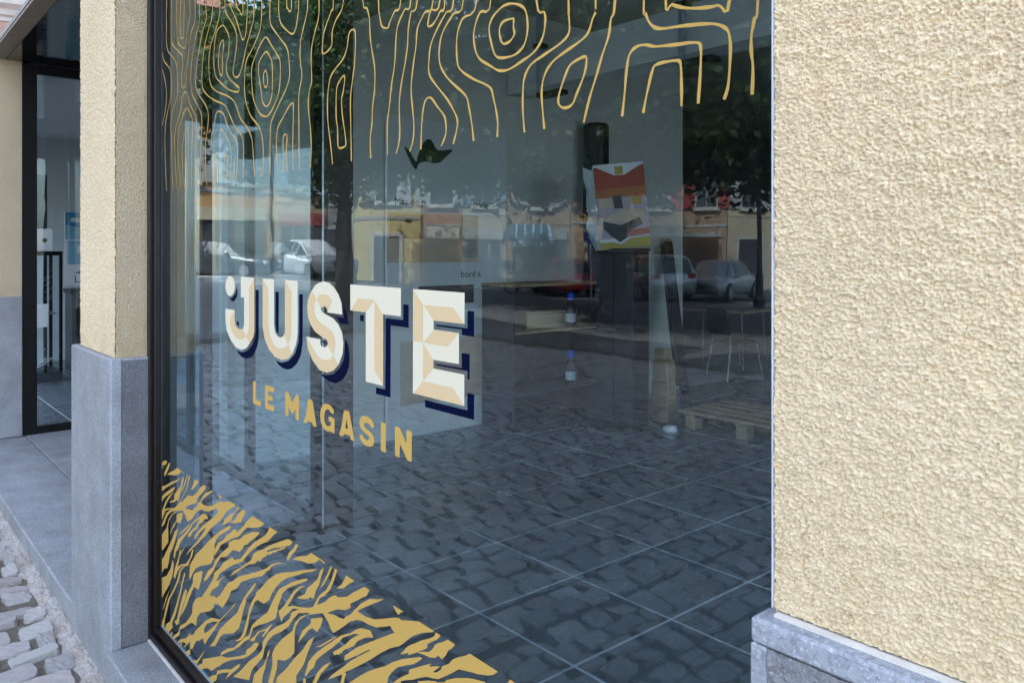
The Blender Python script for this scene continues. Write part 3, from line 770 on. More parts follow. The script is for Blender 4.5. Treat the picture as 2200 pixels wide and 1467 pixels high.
while x < 0.9:
    W = prng.uniform(0.120, 0.150)
    y = -7.4 + prng.uniform(0, .2)
    drift = prng.uniform(-.004, .004)
    while y < 0.80:
        L = prng.uniform(0.15, 0.225)
        lim = (0.752 if x < -3.1 else 0.755) - prng.uniform(0, .03)
        if y + L > lim: L = lim - y
        if L < .055: break
        yy = y + L / 2
        if L > 0 or yy + L / 2 < (0.735 if x < -3.1 else 0.755):
            spots.append((x + W / 2 + drift * (y + 3) * 3 + prng.uniform(-.006, .006), yy, L - 0.016, W - 0.0155, prng.uniform(-.05, .05), prng.randrange(14), prng.uniform(-.005, .005)))
        y += L
    x += W
# the 300 setts that show largest: in front of the porch, then the nearest under the window
def near(s):
    d = -CA * s[0] + SA * s[1]
    px = PCX + FPX * (SA * s[0] + CA * s[1]) / max(d, .01)
    seen = d > 0.3 and -120 < px < 330 and 1050 < HOR + FPX * HC / d < 1600
    return (0 if seen else 1, s[0] ** 2 * 0.4 + (s[1] - 0.9) ** 2 + (s[0] + 2.2) ** 2 * 0.6)
spots.sort(key=near)
bank = {}
for s in spots[:300]:
    key = s[5]
    if key not in bank:
        vs, fs = hewn(prng)
        me = bpy.data.meshes.new('cobble'); me.from_pydata(vs, [], fs); me.materials.append(MAT['sett'])
        bank[key] = me
    o = bpy.data.objects.new('cobble', bank[key]); COL.objects.link(o); o.parent = ground
    o.location = (s[0], s[1], terrain(s[0], s[1]) + s[6]); o.scale = (s[3], s[2], 1); o.rotation_euler = (0, 0, s[4])
co, qd = [], []
for s in spots[300:]:
    vs, fs = sett_mesh(s[5], s[2], s[3])
    c, sn = math.cos(s[4]), math.sin(s[4]); b = len(co); tz = terrain(s[0], s[1]) + s[6]
    co += [(s[0] + c * p[0] - sn * p[1], s[1] + sn * p[0] + c * p[1], tz + p[2]) for p in vs]
    qd += [tuple(i + b for i in f) for f in fs]
cb = np_mesh('cobbles', co, qd, 'sett', ground, smooth=False)
tag(cb, kind='stuff')

# ------------------------------------------------------------------ the shop building
shop = empty('shop_building', (-2.0, 1.2, 0))
tag(shop, 'pale yellow rendered shop front with blue-grey stone plinth and one large window', 'shop building')
INV = Matrix.Translation((2.0, -1.2, 0))
def part(mb, name, mat, parent=None, smooth=False, fix=True):
    """a part of the shop, modelled in world metres"""
    o = mb.build(name, mat, parent or shop, smooth, fix)
    if (parent or shop) is shop: o.matrix_parent_inverse = INV
    return o

# stucco with real relief on the near pier
def stucco(name, x0, x1, z0, z1, step, amp, seed, Y, parent):
    w, h = int((x1 - x0) / step) + 1, int((z1 - z0) / step) + 1
    r = np.random.default_rng(seed)
    f = 0.0012 / step
    def bill(cz, cx, k):
        n = vnoise((h, w), (cz * f, cx * f), r); return k * (1 - np.abs(2 * n - 1))
    zz = np.linspace(0, 1, h)[:, None]
    # domain-warped grains: torn, dragged crumbs
    warp = vnoise((h, w), (10 * f, 13 * f), r)
    a = vnoise((h, w), (1.7 * f, 2.0 * f), r)
    b = bill(1.6, 1.9, 1.0); c = bill(1.2, 1.35, 1.0)
    d = vnoise((h, w), (1.05, 1.15), r)
    e = vnoise((h, w), (5 * f, 6.5 * f), r)
    g2 = vnoise((h, w), (26 * f, 34 * f), r)
    drag = bill(2.0, 11.0, 1.0)
    lowr = np.clip((np.linspace(0, 1, w)[None, :] * .9 + (1 - zz) * .9 - .75) * 1.6, 0, 1)
    hgt = 0.55 * a + 0.42 * b * (0.3 + 1.2 * warp) + 0.36 * c + 0.50 * d + 0.13 * e + .07 * g2
    hgt = hgt * (1 - .25 * lowr) + .30 * lowr * drag
    hgt = (hgt - hgt.mean()) / hgt.std()
    hgt = np.clip(hgt, -2.0, 2.2)
    hgt = np.where(hgt > 0, hgt ** 0.8 if False else np.abs(hgt) ** 0.85, -np.abs(hgt) ** 1.1)
    X, Z = np.meshgrid(np.linspace(x0, x1, w), np.linspace(z0, z1, h))
    hgt[:2, :] *= 0.3
    cxp = -0.4395 + .004 * np.sin((Z - z0) * 70) + .0025 * np.sin((Z - z0) * 190 + 1) - (Z - z0) * .10
    crack = np.exp(-((X - cxp) / .0009) ** 2) * (Z - z0 < .13) * (Z - z0 > .003)
    hgt = hgt * (1 - crack) - crack * 3.2
    jit = (vnoise((h, w), (2.5 * f, 2.5 * f), r) - .5) * step * 1.2
    Yv = Y - amp * hgt
    idx = np.arange(w * h).reshape(h, w)
    q = np.stack([idx[:-1, :-1], idx[:-1, 1:], idx[1:, 1:], idx[1:, :-1]], -1).reshape(-1, 4)
    o = np_mesh(name, np.stack([X + jit, Yv, Z - 0.0 + jit], -1).reshape(-1, 3), q, 'render_geo', parent)
    o.matrix_parent_inverse = INV
    return o

# near pier on the right
m = MB().box(XR, 4.15, YF + .004, 1.06, PLZ - .02, 11.0)
part(m, 'wall', 'render')
pz = stucco('render_coat', XR + .0015, -0.10, PLZ + .004, 2.02, 0.00105, 0.0016, 11, YF - .001, shop)
stucco('render_coat', -0.1005, 0.95, PLZ + .004, 2.0185, 0.0026, 0.0013, 12, YF - .001, shop)
stucco('render_coat', XR + .0015, 0.95, 2.019, 2.95, 0.0026, 0.0013, 13, YF - .001, shop)
part(MB().box(XR - .0004, XR + .0012, YF - .004, YF + .012, PLZ + .006, 2.95), 'corner_bead', 'bead')
part(MB().box(XR + .006, 0.95, YF - .010, YF + .003, PLZ - .0012, PLZ + .0022), 'mortar_line', 'mortar')
def plinth(x0, x1, yf, yb, z0, z1, left=None):
    pass
PX0 = -0.4985
m = MB()
m.bev(PX0, 0.62, 0.778, YF + .02, PLZ - .030, PLZ - .0015, 0.0035)
part(m, 'plinth_cap', 'stone_edge')
def rough_panel(name, x0, x1, z0, z1, Y, amp, step, seed, mat='stone_hammered'):
    w, h = int((x1 - x0) / step) + 1, int((z1 - z0) / step) + 1
    r = np.random.default_rng(seed)
    n = vnoise((h, w), (3, 3.5), r) + .6 * vnoise((h, w), (1.5, 1.5), r) + .8 * vnoise((h, w), (11, 9), r)
    n = (n - n.mean()) / n.std()
    X, Z = np.meshgrid(np.linspace(x0, x1, w), np.linspace(z0, z1, h))
    idx = np.arange(w * h).reshape(h, w)
    q = np.stack([idx[:-1, :-1], idx[:-1, 1:], idx[1:, 1:], idx[1:, :-1]], -1).reshape(-1, 4)
    o = np_mesh(name, np.stack([X, Y - amp * n, Z], -1).reshape(-1, 3), q, mat, shop)
    o.matrix_parent_inverse = INV
    return o
part(MB().bev(PX0, PX0 + .020, 0.778, YF + .02, 0.005, PLZ - .0302, 0.002), 'plinth_margin', 'stone_edge')
part(MB().box(PX0 + .0205, 0.62, 0.784, YF + .018, 0.004, PLZ - .0305), 'plinth_panel', 'stone_field')
rough_panel('plinth_face', PX0 + .0207, 0.40, 0.85, PLZ - .0307, 0.7795, 0.0009, 0.0022, 4, 'stone_field')
part(MB().bev(0.625, 4.17, 0.78, YF + .018, 0.004, PLZ - .002, 0.006), 'plinth_panel', 'stone_hammered')
part(MB().box(PX0 + .003, XR + .02, YF + .021, YG - .02, 0.152, PLZ - .002), 'plinth_panel', 'stone_fine')

# far pier on the left of the window
m = MB().box(-3.81, XL, YF, 1.06, PLZ - .02, RZ + .9)
part(m, 'pillar', 'render')
stucco('render_coat', -3.8095, XL - .0005, PLZ + .002, 2.95, 0.0024, 0.0019, 21, YF - .0035, shop)
part(MB().bev(-3.885, -3.262, 0.780, 1.00, 0.0, PLZ, 0.006), 'plinth_panel', 'stone_fine')
part(MB().bev(-3.2615, -3.236, 0.783, 0.822, 0.0, PLZ - .001, 0.004), 'plinth_margin', 'stone_edge')
part(MB().box(-3.2615, -3.2375, 0.8225, YFR + .004, 0.145, PLZ - .012), 'plinth_panel', 'stone_hammered')
part(MB().bev(-3.2615, -3.236, 0.8225, YFR + .004, PLZ - .0118, PLZ - .001, 0.003), 'plinth_margin', 'stone_edge')
# chipped repair patch and mortar at the foot

# lintel and unseen upper storeys added to shade the square
part(MB().box(XL, XR, YF + .002, 1.06, 3.45, 11.0), 'lintel', 'render')
part(MB().box(-3.81, XL, YF + .001, 1.06, RZ + .905, 11.0), 'wall', 'render')
part(MB().box(-12.5, -3.82, 2.8, 14, 3.95, 15.0), 'added_upper_wall', 'render')
part(MB().box(-3.815, 4.15, 1.065, 14, 3.96, 13.0), 'added_upper_wall', 'render')

# stone sill
part(MB().bev(-3.235, -0.50, 0.766, YFR + .045, 0.03, 0.146, 0.006), 'window_sill', 'stone_fine')
part(MB().box(-3.23, -0.50, YFR - .004, YFR + .01, 0.1462, 0.151), 'mortar_line', 'mortar')

# window: dark brown frame with two steps, one big pane
win = empty('shop_window', parent=shop); win.matrix_parent_inverse = INV
def wpart(mb, name, mat): return mb.build(name, mat, win)
zb, zt = 0.152, 3.45
fr = MB()
fr.bev(XL, XL + .030, YFR, YG + .06, zb, zt, .004)
fr.bev(XL + .0302, XL + .052, YFR + .014, YG + .058, zb, zt, .004)
wpart(fr, 'frame_jamb', 'frame_brown')
fr = MB(); fr.bev(XR - .03, XR, YFR, YG + .06, zb, zt, .004); fr.bev(XR - .052, XR - .0302, YFR + .014, YG + .058, zb, zt, .004)
wpart(fr, 'frame_jamb', 'frame_brown')
fr = MB()
fr.bev(XL + .0305, XR - .0305, YFR + .002, YG + .06, zb, zb + .026, .004)
fr.bev(XL + .0525, XR - .0525, YFR + .016, YG + .058, zb + .0262, zb + .05, .004)
wpart(fr, 'frame_rail', 'frame_brown')
fr = MB(); fr.bev(XL + .0305, XR - .0305, YFR + .002, YG + .06, zt - .05, zt, .004)
wpart(fr, 'frame_rail', 'frame_brown')
wpart(MB().box(XL + .0525, XL + .058, YG - .004, YG + .014, zb + .0502, zt - .0502), 'gasket', 'black_matte')
wpart(MB().box(XL + .0582, XR - .053, YG - .004, YG + .014, zb + .0502, zb + .056), 'gasket', 'alu')
def pane(x0, x1, y0, y1, z0, z1, name, parent, face, g='glass_window'):
    """glass sheet: the face given reflects, the other faces let light through"""
    m = MB().box(x0, x1, y0, y1, z0, z1)
    # box faces: 0 -z, 1 +z, 2 -y, 3 +y, 4 -x, 5 +x
    m.m = [1] * 6; m.m[{'-y': 2, '+y': 3, '-x': 4, '+x': 5}[face]] = 0
    o = m.build(name, [g, 'glass_back'], parent, fix=False)
    return o
pane(XL + .0582, XR - .053, YG, YG + .010, zb + .0562, zt - .0502, 'window_pane', win, '-y')

# porch: step slabs, pier of the neighbour, soffit, glass sides
step = empty('porch_step', (-5.8, 1.4, 0))
tag(step, 'wide grey stone porch step between the two shop fronts', 'step')
xs = [-8.9, -7.75, -6.62, -5.47, -4.6, -3.888]
for (y0, y1) in ((0.785, 1.203), (1.208, 2.05)):
    for a, b in zip(xs[:-1], xs[1:]):
        if y0 < 1 or a > -7.8:
            o = MB().bev(a + .002, b - .002, y0, y1, 0.0 if y0 > 1 else -0.02, FZ + rnd.uniform(-.0012, .0012), 0.006).build('slab', 'stone_slab', step)
            o.matrix_parent_inverse = Matrix.Translation((5.8, -1.4, 0))
part(MB().box(-8.02, XD, YF, 1.178, PLZ + .03, RZ + .02), 'pillar', 'render')
part(MB().bev(-8.04, XD + .018, YF - .02, 1.180, FZ + .003, PLZ + .03, .006), 'plinth_panel', 'stone_fine')
part(MB().box(-14.0, -3.812, 0.94, 1.06, RZ + .021, RZ + .05), 'roof_edge', 'roof_zinc')
part(MB().box(XD + .002, -3.812, 0.945, 1.06, RZ, RZ + .02), 'soffit_strip', 'soffit')
part(MB().box(XD + .002, XP, 1.062, 2.05, RZ - .004, RZ + .02), 'soffit_panel', 'soffit_gloss')
part(MB().box(-14.0, -3.812, 1.061, 2.79, RZ + .021, RZ + .06), 'roof_edge', 'roof_zinc')
part(MB().box(-4.10, -3.815, 0.97, 1.06, FZ, RZ - .01), 'wall', 'render')

def glazing(name, axis, c, a0, a1, z0, z1, posts, parent, fw=.055, face='+x', g='glass_plain', fmat='frame_black'):
    """framed glazing in the plane axis=c, running a0..a1, with vertical posts"""
    e = empty(name, parent=parent)
    if parent is shop: e.matrix_parent_inverse = INV
    def bx(a, b, za, zb, t0=-.025, t1=.025, nm='frame_post', mt=fmat):
        m = MB()
        if axis == 'x': m.bev(c + t0, c + t1, a, b, za, zb, .003)
        else: m.bev(a, b, c + t0, c + t1, za, zb, .003)
        return m.build(nm, mt, e)
    ps = [a0] + list(posts) + [a1 - fw]
    for p in ps: bx(p, p + fw, z0, z1)
    for i in range(len(ps) - 1):
        p, q = ps[i] + fw + .0004, ps[i + 1] - .0004
        bx(p, q, z0, z0 + .06, nm='frame_rail'); bx(p, q, z1 - .08, z1, nm='frame_rail')
        if axis == 'x': pane(c - .004, c + .004, p, q, z0 + .0602, z1 - .0802, 'pane', e, face, g)
        else: pane(p, q, c - .004, c + .004, z0 + .0602, z1 - .0802, 'pane', e, face, g)
    return e
nd = glazing('glass_door', 'x', XD - .03, 1.1802, 2.06, FZ + .004, RZ - .005, [], shop, fw=.11, face='+x')
sg = glazing('porch_screen', 'x', XP, 1.061, 2.058, FZ + .004, RZ - .006, [1.40], shop, fw=.05, face='+x')
MB().box(XP - .012, XP + .0262, 2.0585, 2.068, FZ + .004, RZ - .006).build('edge_strip', 'alu', sg)
bd = glazing('entrance_screen', 'y', 2.085, XD + .2, XP - .03, FZ + .004, RZ - .005, [-6.3, -5.15], shop, fw=.07, face='-y')
part(MB().box(XP - .028, XP + .03, 2.069, 2.25, FZ + .002, RZ + .6), 'end_post', 'dark_wood')

# ------------------------------------------------------------------ room behind the window
def struct(mb, name, mat):
    o = mb.build(name, mat); tag(o, kind='structure'); return o
floor = struct(MB().box(XP, 4.0, 0.965, 2.08, -0.05, FZ - .0018).box(-5.6, 4.0, 2.08, 7.37, -0.05, FZ - .0018).box(-10, 4.0, 7.37, 13, -0.05, FZ - .0018), 'floor', 'grout')
TS = 0.578
tile_me = None
def tiles(parent, x0, y0, nx0, nx1, ny0, ny1, keep):
    me = None
    for i in range(nx0, nx1):
        for j in range(ny0, ny1):
            cx, cy = x0 + (i + .5) * TS, y0 + (j + .5) * TS
            if not keep(cx, cy): continue
            if me is None:
                o = MB().bev(-TS / 2 + .0065, TS / 2 - .0065, -TS / 2 + .0065, TS / 2 - .0065, -.012, 0, .0012).build('tile', 'tile_floor', parent)
                me = o.data
            else:
                o = bpy.data.objects.new('tile', me); COL.objects.link(o); o.parent = parent
            o.location = (cx, cy, FZ + rnd.uniform(-.0006, .0006))
tiles(floor, -2.669, 2.096, -6, 6, -2, 11, lambda x, y: (-5.4 < x < 3.6 and 1.2 < y < 8.2) and not (x < XP - .2 and y < 2.3))
struct(MB().box(-5.76, -5.60, 2.12, 7.37, FZ - .005, 3.9), 'wall_left', 'room_wall')
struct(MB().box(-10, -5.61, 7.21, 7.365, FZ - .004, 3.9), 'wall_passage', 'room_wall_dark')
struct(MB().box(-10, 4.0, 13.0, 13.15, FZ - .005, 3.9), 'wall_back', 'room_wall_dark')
wr = MB().box(4.0, 4.15, 1.07, 1.6, FZ - .05, 3.9).box(4.0, 4.15, 7.2, 13.15, FZ - .05, 3.9)
wr.box(4.0, 4.15, 1.6, 7.2, FZ - .05, .35).box(4.0, 4.15, 1.6, 7.2, 3.7, 3.9)
struct(wr, 'wall_right', 'room_wall')
glazing('side_window', 'x', 4.06, 1.602, 7.198, .352, 3.698, [3.4, 5.3], shop, fw=.06, face='+x')  # unseen window added to bring more daylight into the room
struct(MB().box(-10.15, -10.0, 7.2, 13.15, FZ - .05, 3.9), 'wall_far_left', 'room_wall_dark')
struct(MB().box(-5.76, 4.15, 1.064, 7.2, 3.905, 3.95).box(-10.15, 4.15, 7.2, 13.15, 3.905, 3.95), 'ceiling', 'room_ceiling')
struct(MB().box(-5.6, XP + .03, 2.06, 2.14, RZ + .062, 3.9), 'wall_over_door', 'room_wall')
struct(MB().box(XP - .03, XP + .03, 1.07, 2.058, RZ + .062, 3.9), 'wall_over_screen', 'room_wall')
struct(MB().box(-5.595, 3.99, 4.74, 5.0, 3.10, 3.456), 'ceiling_beam', 'white_paint')

# room of the neighbouring shop behind the glass door
nfloor = struct(MB().box(-13.5, XD - .06, 0.9, 7.0, -0.05, FZ - .0018), 'floor_next_door', 'grout')
tiles(nfloor, -13.2, 1.05, 0, 9, 0, 6, lambda x, y: x < XD - .36)
struct(MB().box(-12.85, -12.7, 0.83, 7.0, FZ - .05, RZ + .01), 'wall_next_door', 'wall_blue')
struct(MB().box(-12.7, XD - .06, 5.6, 5.7, FZ - .005, RZ + .01), 'wall_next_door_side', 'wall_blue')
struct(MB().box(-12.7, XD - .056, 1.19, 5.6, RZ - .003, RZ + .018), 'ceiling_next_door', 'wall_blue')
struct(MB().box(-12.69, -8.05, YF, YF + .15, RZ - .45, RZ + .018), 'wall_next_door_front', 'render')
struct(MB().box(XD - .06, XD - .005, 2.07, 7.0, FZ - .04, RZ + .01), 'wall_between', 'room_wall')

# pavement along the houses across the square

# ------------------------------------------------------------------ vinyl on the outside of the pane
def parse(s, default=None):
    """'A x,y x,y B x,y' -> photo pixels"""
    pts, c = [], default
    for t in s.split():
        if t[0].isalpha(): c = t[0]; continue
        a, b = t.split(','); x0, y0, k = CROP[c]
        pts.append((x0 + float(a) * k, y0 + float(b) * k))
    return pts
def flat(polys, name, mat, parent, off):
    """flat vinyl cut-outs lying on the glass"""
    vs, fs = [], []
    for px in polys:
        pts = [on_y(x, y, YG) for x, y in px]
        v2 = [Vector((p.x, p.z)) for p in pts]
        n = len(v2)
        r = delaunay_2d_cdt(v2, [(i, (i + 1) % n) for i in range(n)], [list(range(n))], 1, 1e-7)
        b = len(vs)
        vs += [(v.x, YG - off, v.y) for v in r[0]]
        for f in r[2]:
            f = list(f)
            A, B, C = (r[0][f[0]], r[0][f[1]], r[0][f[2]])
            if (B - A).cross(C - A) < 0: f = f[::-1]
            fs.append(tuple(i + b for i in f))
    m = MB(); m.add(vs, fs)
    return m.build(name, mat, parent, fix=False)
def smoothpts(pts, closed=False, n=4):
    out = []
    k = len(pts)
    rngk = range(k if closed else k - 1)
    for i in rngk:
        p0 = pts[(i - 1) % k] if closed or i > 0 else pts[i]
        p1 = pts[i]; p2 = pts[(i + 1) % k]
        p3 = pts[(i + 2) % k] if closed or i + 2 < k else p2
        for j in range(n):
            t = j / n
            out.append(tuple(0.5 * (2 * b + (c - a) * t + (2 * a - 5 * b + 4 * c - d) * t * t + (-a + 3 * b - 3 * c + d) * t ** 3) for a, b, c, d in zip(p0, p1, p2, p3)))
    if not closed: out.append(pts[-1])
    return out

word = empty('window_lettering', (-1.9, YG, 1.5)); wi = Matrix.Translation((1.9, -YG, -1.5))
tag(word, 'large cream and tan capital letters with navy shadows on the shop window', 'lettering')
for k in 'JUSTE':
    c, out, tans, navs = WORD[k]
    o = flat([parse(out, c)], 'letter', 'cream', word, .0006); o.matrix_parent_inverse = wi
    flat([parse(t, c) for t in tans], 'facet', 'tan', o, .0010)
    s = flat([parse(t, c) for t in navs], 'drop_shadow', 'navy', o, .0004)
el = [(470 + (135 + 55 * math.cos(a * math.pi / 16)) * .18407, 570 + (241 + 117 * math.sin(a * math.pi / 16)) * .18407) for a in range(32)]
o = flat([el], 'dot', 'cream', word, .0006); o.matrix_parent_inverse = wi
sub = empty('small_lettering', (-2.0, YG, 1.2)); tag(sub, 'small gold rounded capital letters below the large letters on the window', 'lettering')
for s in SUB:
    o = flat([parse(s, 'M')], 'letter', 'gold', sub, .0006); o.matrix_parent_inverse = Matrix.Translation((2.0, -YG, -1.2))
gl = empty('grain_line_decal', (-1.9, YG, 2.3)); tag(gl, 'thin gold wood-grain lines drawn across the top of the shop window', 'window decal')
LW = 0.0025
for s in LINE.strip().split('\n'):
    closed = s[1] == '*'
    pts = parse(s.replace('*', ''))
    P = [on_y(x, y, YG) for x, y in pts]
    q2 = [(p.x, p.z) for p in P]
    if not closed:      # the drawing goes on up to the head of the window
        for end in (0, -1):
            if pts[end][1] < 0:
                x0, z0 = q2[end]; k = max(1, int((3.38 - z0) / .22)); ph = x0 * 9
                ext = [(x0 + .018 * (math.sin(ph + j * .9) - math.sin(ph)), z0 + (3.38 - z0) * j / k) for j in range(1, k + 1)]
                q2 = ext[::-1] + q2 if end == 0 else q2 + ext
    p2 = smoothpts(q2, closed, 4)
    n = len(p2); vs, fs = [], []
    for i, p in enumerate(p2):
        a = p2[(i - 1) % n] if closed or i else p; b = p2[(i + 1) % n] if closed or i < n - 1 else p
        d = Vector((b[0] - a[0], b[1] - a[1])); d.normalize()
        w = LW * (0.95 + 0.22 * math.sin(i * 0.9 + n))
        vs += [(p[0] - d.y * w, YG - .0006, p[1] + d.x * w), (p[0] + d.y * w, YG - .0006, p[1] - d.x * w)]
    for i in range(n if closed else n - 1):
        j = (i + 1) % n
        fs.append((2 * i, 2 * i + 1, 2 * j + 1, 2 * j))
    m = MB(); m.add(vs, fs)
    o = m.build('grain_line', 'gold', gl, fix=False); o.matrix_parent_inverse = Matrix.Translation((1.9, -YG, -2.3))
gp = empty('grain_patch_decal', (-2.2, YG, 0.4)); tag(gp, 'gold torn-edged wood-grain patches filling the lower left corner of the window', 'window decal')
for s in PATCH.strip().split('\n'):
    o = flat([parse(s)], 'grain_patch', 'gold', gp, .0006); o.matrix_parent_inverse = Matrix.Translation((2.2, -YG, -.4))

# ------------------------------------------------------------------ things in the room
def boxpart(e, name, mat, *b, bev=.004):
    return MB().bev(*b, bev).build(name, mat, e)
def polyflat(e, name, mat, pts3):
    m = MB(); m.add(pts3, [tuple(range(len(pts3)))]); return m.build(name, mat, e, fix=False)
def text(e, body, size, loc, rot, mat, name='lettering'):
    c = bpy.data.curves.new(name, 'FONT'); c.body = body; c.size = size; c.extrude = .0004; c.resolution_u = 3
    c.materials.append(MAT[mat])
    t = bpy.data.objects.new(name, c); COL.objects.link(t)
    bpy.context.view_layer.update()
    me = bpy.data.meshes.new_from_object(t.evaluated_get(bpy.context.evaluated_depsgraph_get()))
    bpy.data.objects.remove(t); bpy.data.curves.remove(c)
    me.name = name
    o = bpy.data.objects.new(name, me); COL.objects.link(o); o.location = loc; o.rotation_euler = rot; o.parent = e
    return o
# big white sign board against the left wall; local: x towards the back of the room, y away from the wall
sb = empty('sign_board', (-5.585, 3.41, FZ), R(90)); tag(sb, 'tall white sign board with green leaf emblem standing against the left wall', 'sign board')
W, H = 1.28, 2.67
boxpart(sb, 'panel', 'board_white', 0, W, -.03, 0, 0, H)
def sbx(u, v): return (u * W, -.0312, v * H)
leaf = [(.13, .905), (.17, .895), (.22, .862), (.235, .88), (.28, .925), (.33, .938), (.36, .925), (.40, .905), (.52, .912), (.46, .885), (.42, .868), (.36, .862), (.29, .865), (.24, .855), (.225, .838), (.20, .845), (.16, .875)]
polyflat(sb, 'leaf_emblem', 'green_print', [sbx(u, v) for u, v in smoothpts(leaf, True, 3)])
polyflat(sb, 'leaf_vein', 'green_light', [(x, y - .001, z) for x, y, z in (sbx(.235, .855), sbx(.30, .885), sbx(.38, .895), sbx(.30, .890), sbx(.24, .862))])
text(sb, 'Mas de p', .085, (.07, -.0314, .725 * H), (R(90), 0, 0), 'dark_print')
text(sb, 'monde', .085, (.82, -.0314, .725 * H), (R(90), 0, 0), 'dark_print')
polyflat(sb, 'printed_photo', 'beige_print', [sbx(.0, .70), sbx(0, .545), sbx(.74, .545), sbx(.74, .70)])
polyflat(sb, 'printed_photo', 'shutter_grey', [(x, y - .001, z) for x, y, z in (sbx(.60, .69), sbx(.60, .56), sbx(.72, .56), sbx(.72, .69))])
polyflat(sb, 'printed_photo', 'h_stone', [(x, y - .001, z) for x, y, z in (sbx(.02, .695), sbx(.02, .62), sbx(.28, .62), sbx(.28, .695))])
text(sb, 'bord à                 ', .085, (.75, -.0314, .495 * H), (R(90), 0, 0), 'dark_print')
polyflat(sb, 'printed_photo', 'beige_print', [sbx(.10, .30), sbx(.10, .10), sbx(.82, .10), sbx(.82, .30)])
polyflat(sb, 'printed_photo', 'dark_print', [sbx(.24, .47), sbx(.24, .41), sbx(.70, .41), sbx(.70, .47)])

# tall black column by the wall
cl = empty('black_column', (-5.42, 5.74, FZ)); tag(cl, 'tall matt black round column near the light wall', 'column')
MB().lathe([(.128, .0), (.128, 2.78), (.124, 2.80), (.11, 2.815)], 0, 0, 24).build('shaft', 'black_matte', cl, smooth=False)
MB().lathe([(.17, 0), (.17, .03), (.15, .04)], 0, 0, 24).build('foot', 'black_matte', cl)
# black cabinet with a tilted printed display box on top
cab = empty('tall_cabinet', (-4.50, 5.38, FZ)); tag(cab, 'dark tall cabinet below the tilted red and yellow display', 'cabinet')
boxpart(cab, 'carcass', 'black_matte', -.30, .12, -.28, -.08, .06, 1.55)
boxpart(cab, 'plinth', 'black_matte', -.27, .09, -.25, -.10, 0, .059)
boxpart(cab, 'door', 'dark_panel', -.295, -.095, -.296, -.281, .08, 1.53)
boxpart(cab, 'door', 'dark_panel', -.088, .115, -.296, -.281, .08, 1.53)
boxpart(cab, 'top', 'dark_panel', -.32, .13, -.30, -.07, 1.551, 1.575)
ds = empty('display_box', (-4.56, 5.20, FZ + 1.577), R(44)); tag(ds, 'tilted red, white and yellow printed display box wrapped in clear plastic', 'display')
ds.rotation_euler = (R(-3), R(-5), R(50))
boxpart(ds, 'box', 'paper', -.22, .22, -.03, .05, 0, .74)
def dsp(pts, mat, k=0): polyflat(ds, 'print', mat, [(-.22 + u * .44, -.0312 - .0006 * k, v * .74) for u, v in pts])
dsp([(0, .60), (1, .60), (1, .965), (0, .965)], 'red_print')
dsp([(0, .60), (1, .60), (1, .72), (0, .70)], 'orange_print', 1)
dsp([(.06, .965), (.40, .86), (.60, .86), (.94, .965)], 'paper', 1)
dsp([(.42, .87), (.58, .87), (.58, .965), (.42, .965)], 'yellow_print', 2)
dsp([(0, .12), (1, .12), (1, .60), (0, .60)], 'pink_print')
dsp([(.05, .50), (.30, .48), (.30, .60), (.05, .60)], 'beige_print', 1)
dsp([(.35, .47), (.52, .47), (.50, .62), (.33, .62)], 'dark_print', 2)
dsp([(.68, .50), (.90, .50), (.90, .60), (.68, .60)], 'yellow_print', 1)
dsp([(.12, .36), (.35, .42), (.62, .46), (.90, .44), (.90, .34), (.55, .30), (.15, .30)], 'beige_print', 1)
dsp([(.10, .33), (.45, .27), (.82, .35), (.88, .27), (.62, .20), (.55, .12), (.40, .07), (.22, .16), (.10, .24)], 'dark_print', 2)
dsp([(.55, .13), (1, .15), (1, .22), (.62, .21)], 'red_print', 3)
dsp([(0, 0), (1, 0), (1, .12), (.6, .11), (.42, .05), (.25, .08), (0, .08)], 'yellow_print', 2)
m = MB(); pl = random.Random(2)
pts = [(-.225 + pl.uniform(-.05, -.005), -.06 + pl.uniform(-.03, .05), z * .10) for z in range(8)]
pts2 = [(-.27 + pl.uniform(-.06, .02), .02 + pl.uniform(-.03, .05), z * .105) for z in range(8)]
m.add([(-.222, -.032, z * .10) for z in range(8)] + pts + pts2, [(i, i + 1, i + 9, i + 8) for i in range(7)] + [(8 + i, 9 + i, 17 + i, 16 + i) for i in range(7)])
m.build('plastic_wrap', 'plastic_clear', ds)
# low open sideboard with two shelves along the wall
sd = empty('sideboard', (-5.34, 4.95, FZ)); tag(sd, 'dark open sideboard with pale shelf edges against the left wall', 'sideboard')
boxpart(sd, 'back_panel', 'dark_panel', -.25, -.235, -.55, .62, 0, 1.24)
boxpart(sd, 'side_panel', 'dark_panel', -.234, .22, -.55, -.53, 0, 1.24)
boxpart(sd, 'side_panel', 'dark_panel', -.234, .22, .60, .62, 0, 1.24)
boxpart(sd, 'top', 'wood_pale', -.25, .24, -.56, .63, 1.241, 1.265)
boxpart(sd, 'shelf', 'wood_pale', -.234, .21, -.529, .599, .83, .85)
boxpart(sd, 'shelf', 'dark_panel', -.234, .21, -.529, .599, .30, .32)
bx = empty('cream_box', (-5.38, 5.0, FZ + .851)); tag(bx, 'long cream box lying on the upper sideboard shelf', 'box')
boxpart(bx, 'body', 'h_cream', -.12, .12, -.32, .30, 0, .13)
boxpart(bx, 'lid', 'h_cream', -.126, .126, -.326, .306, .131, .155)
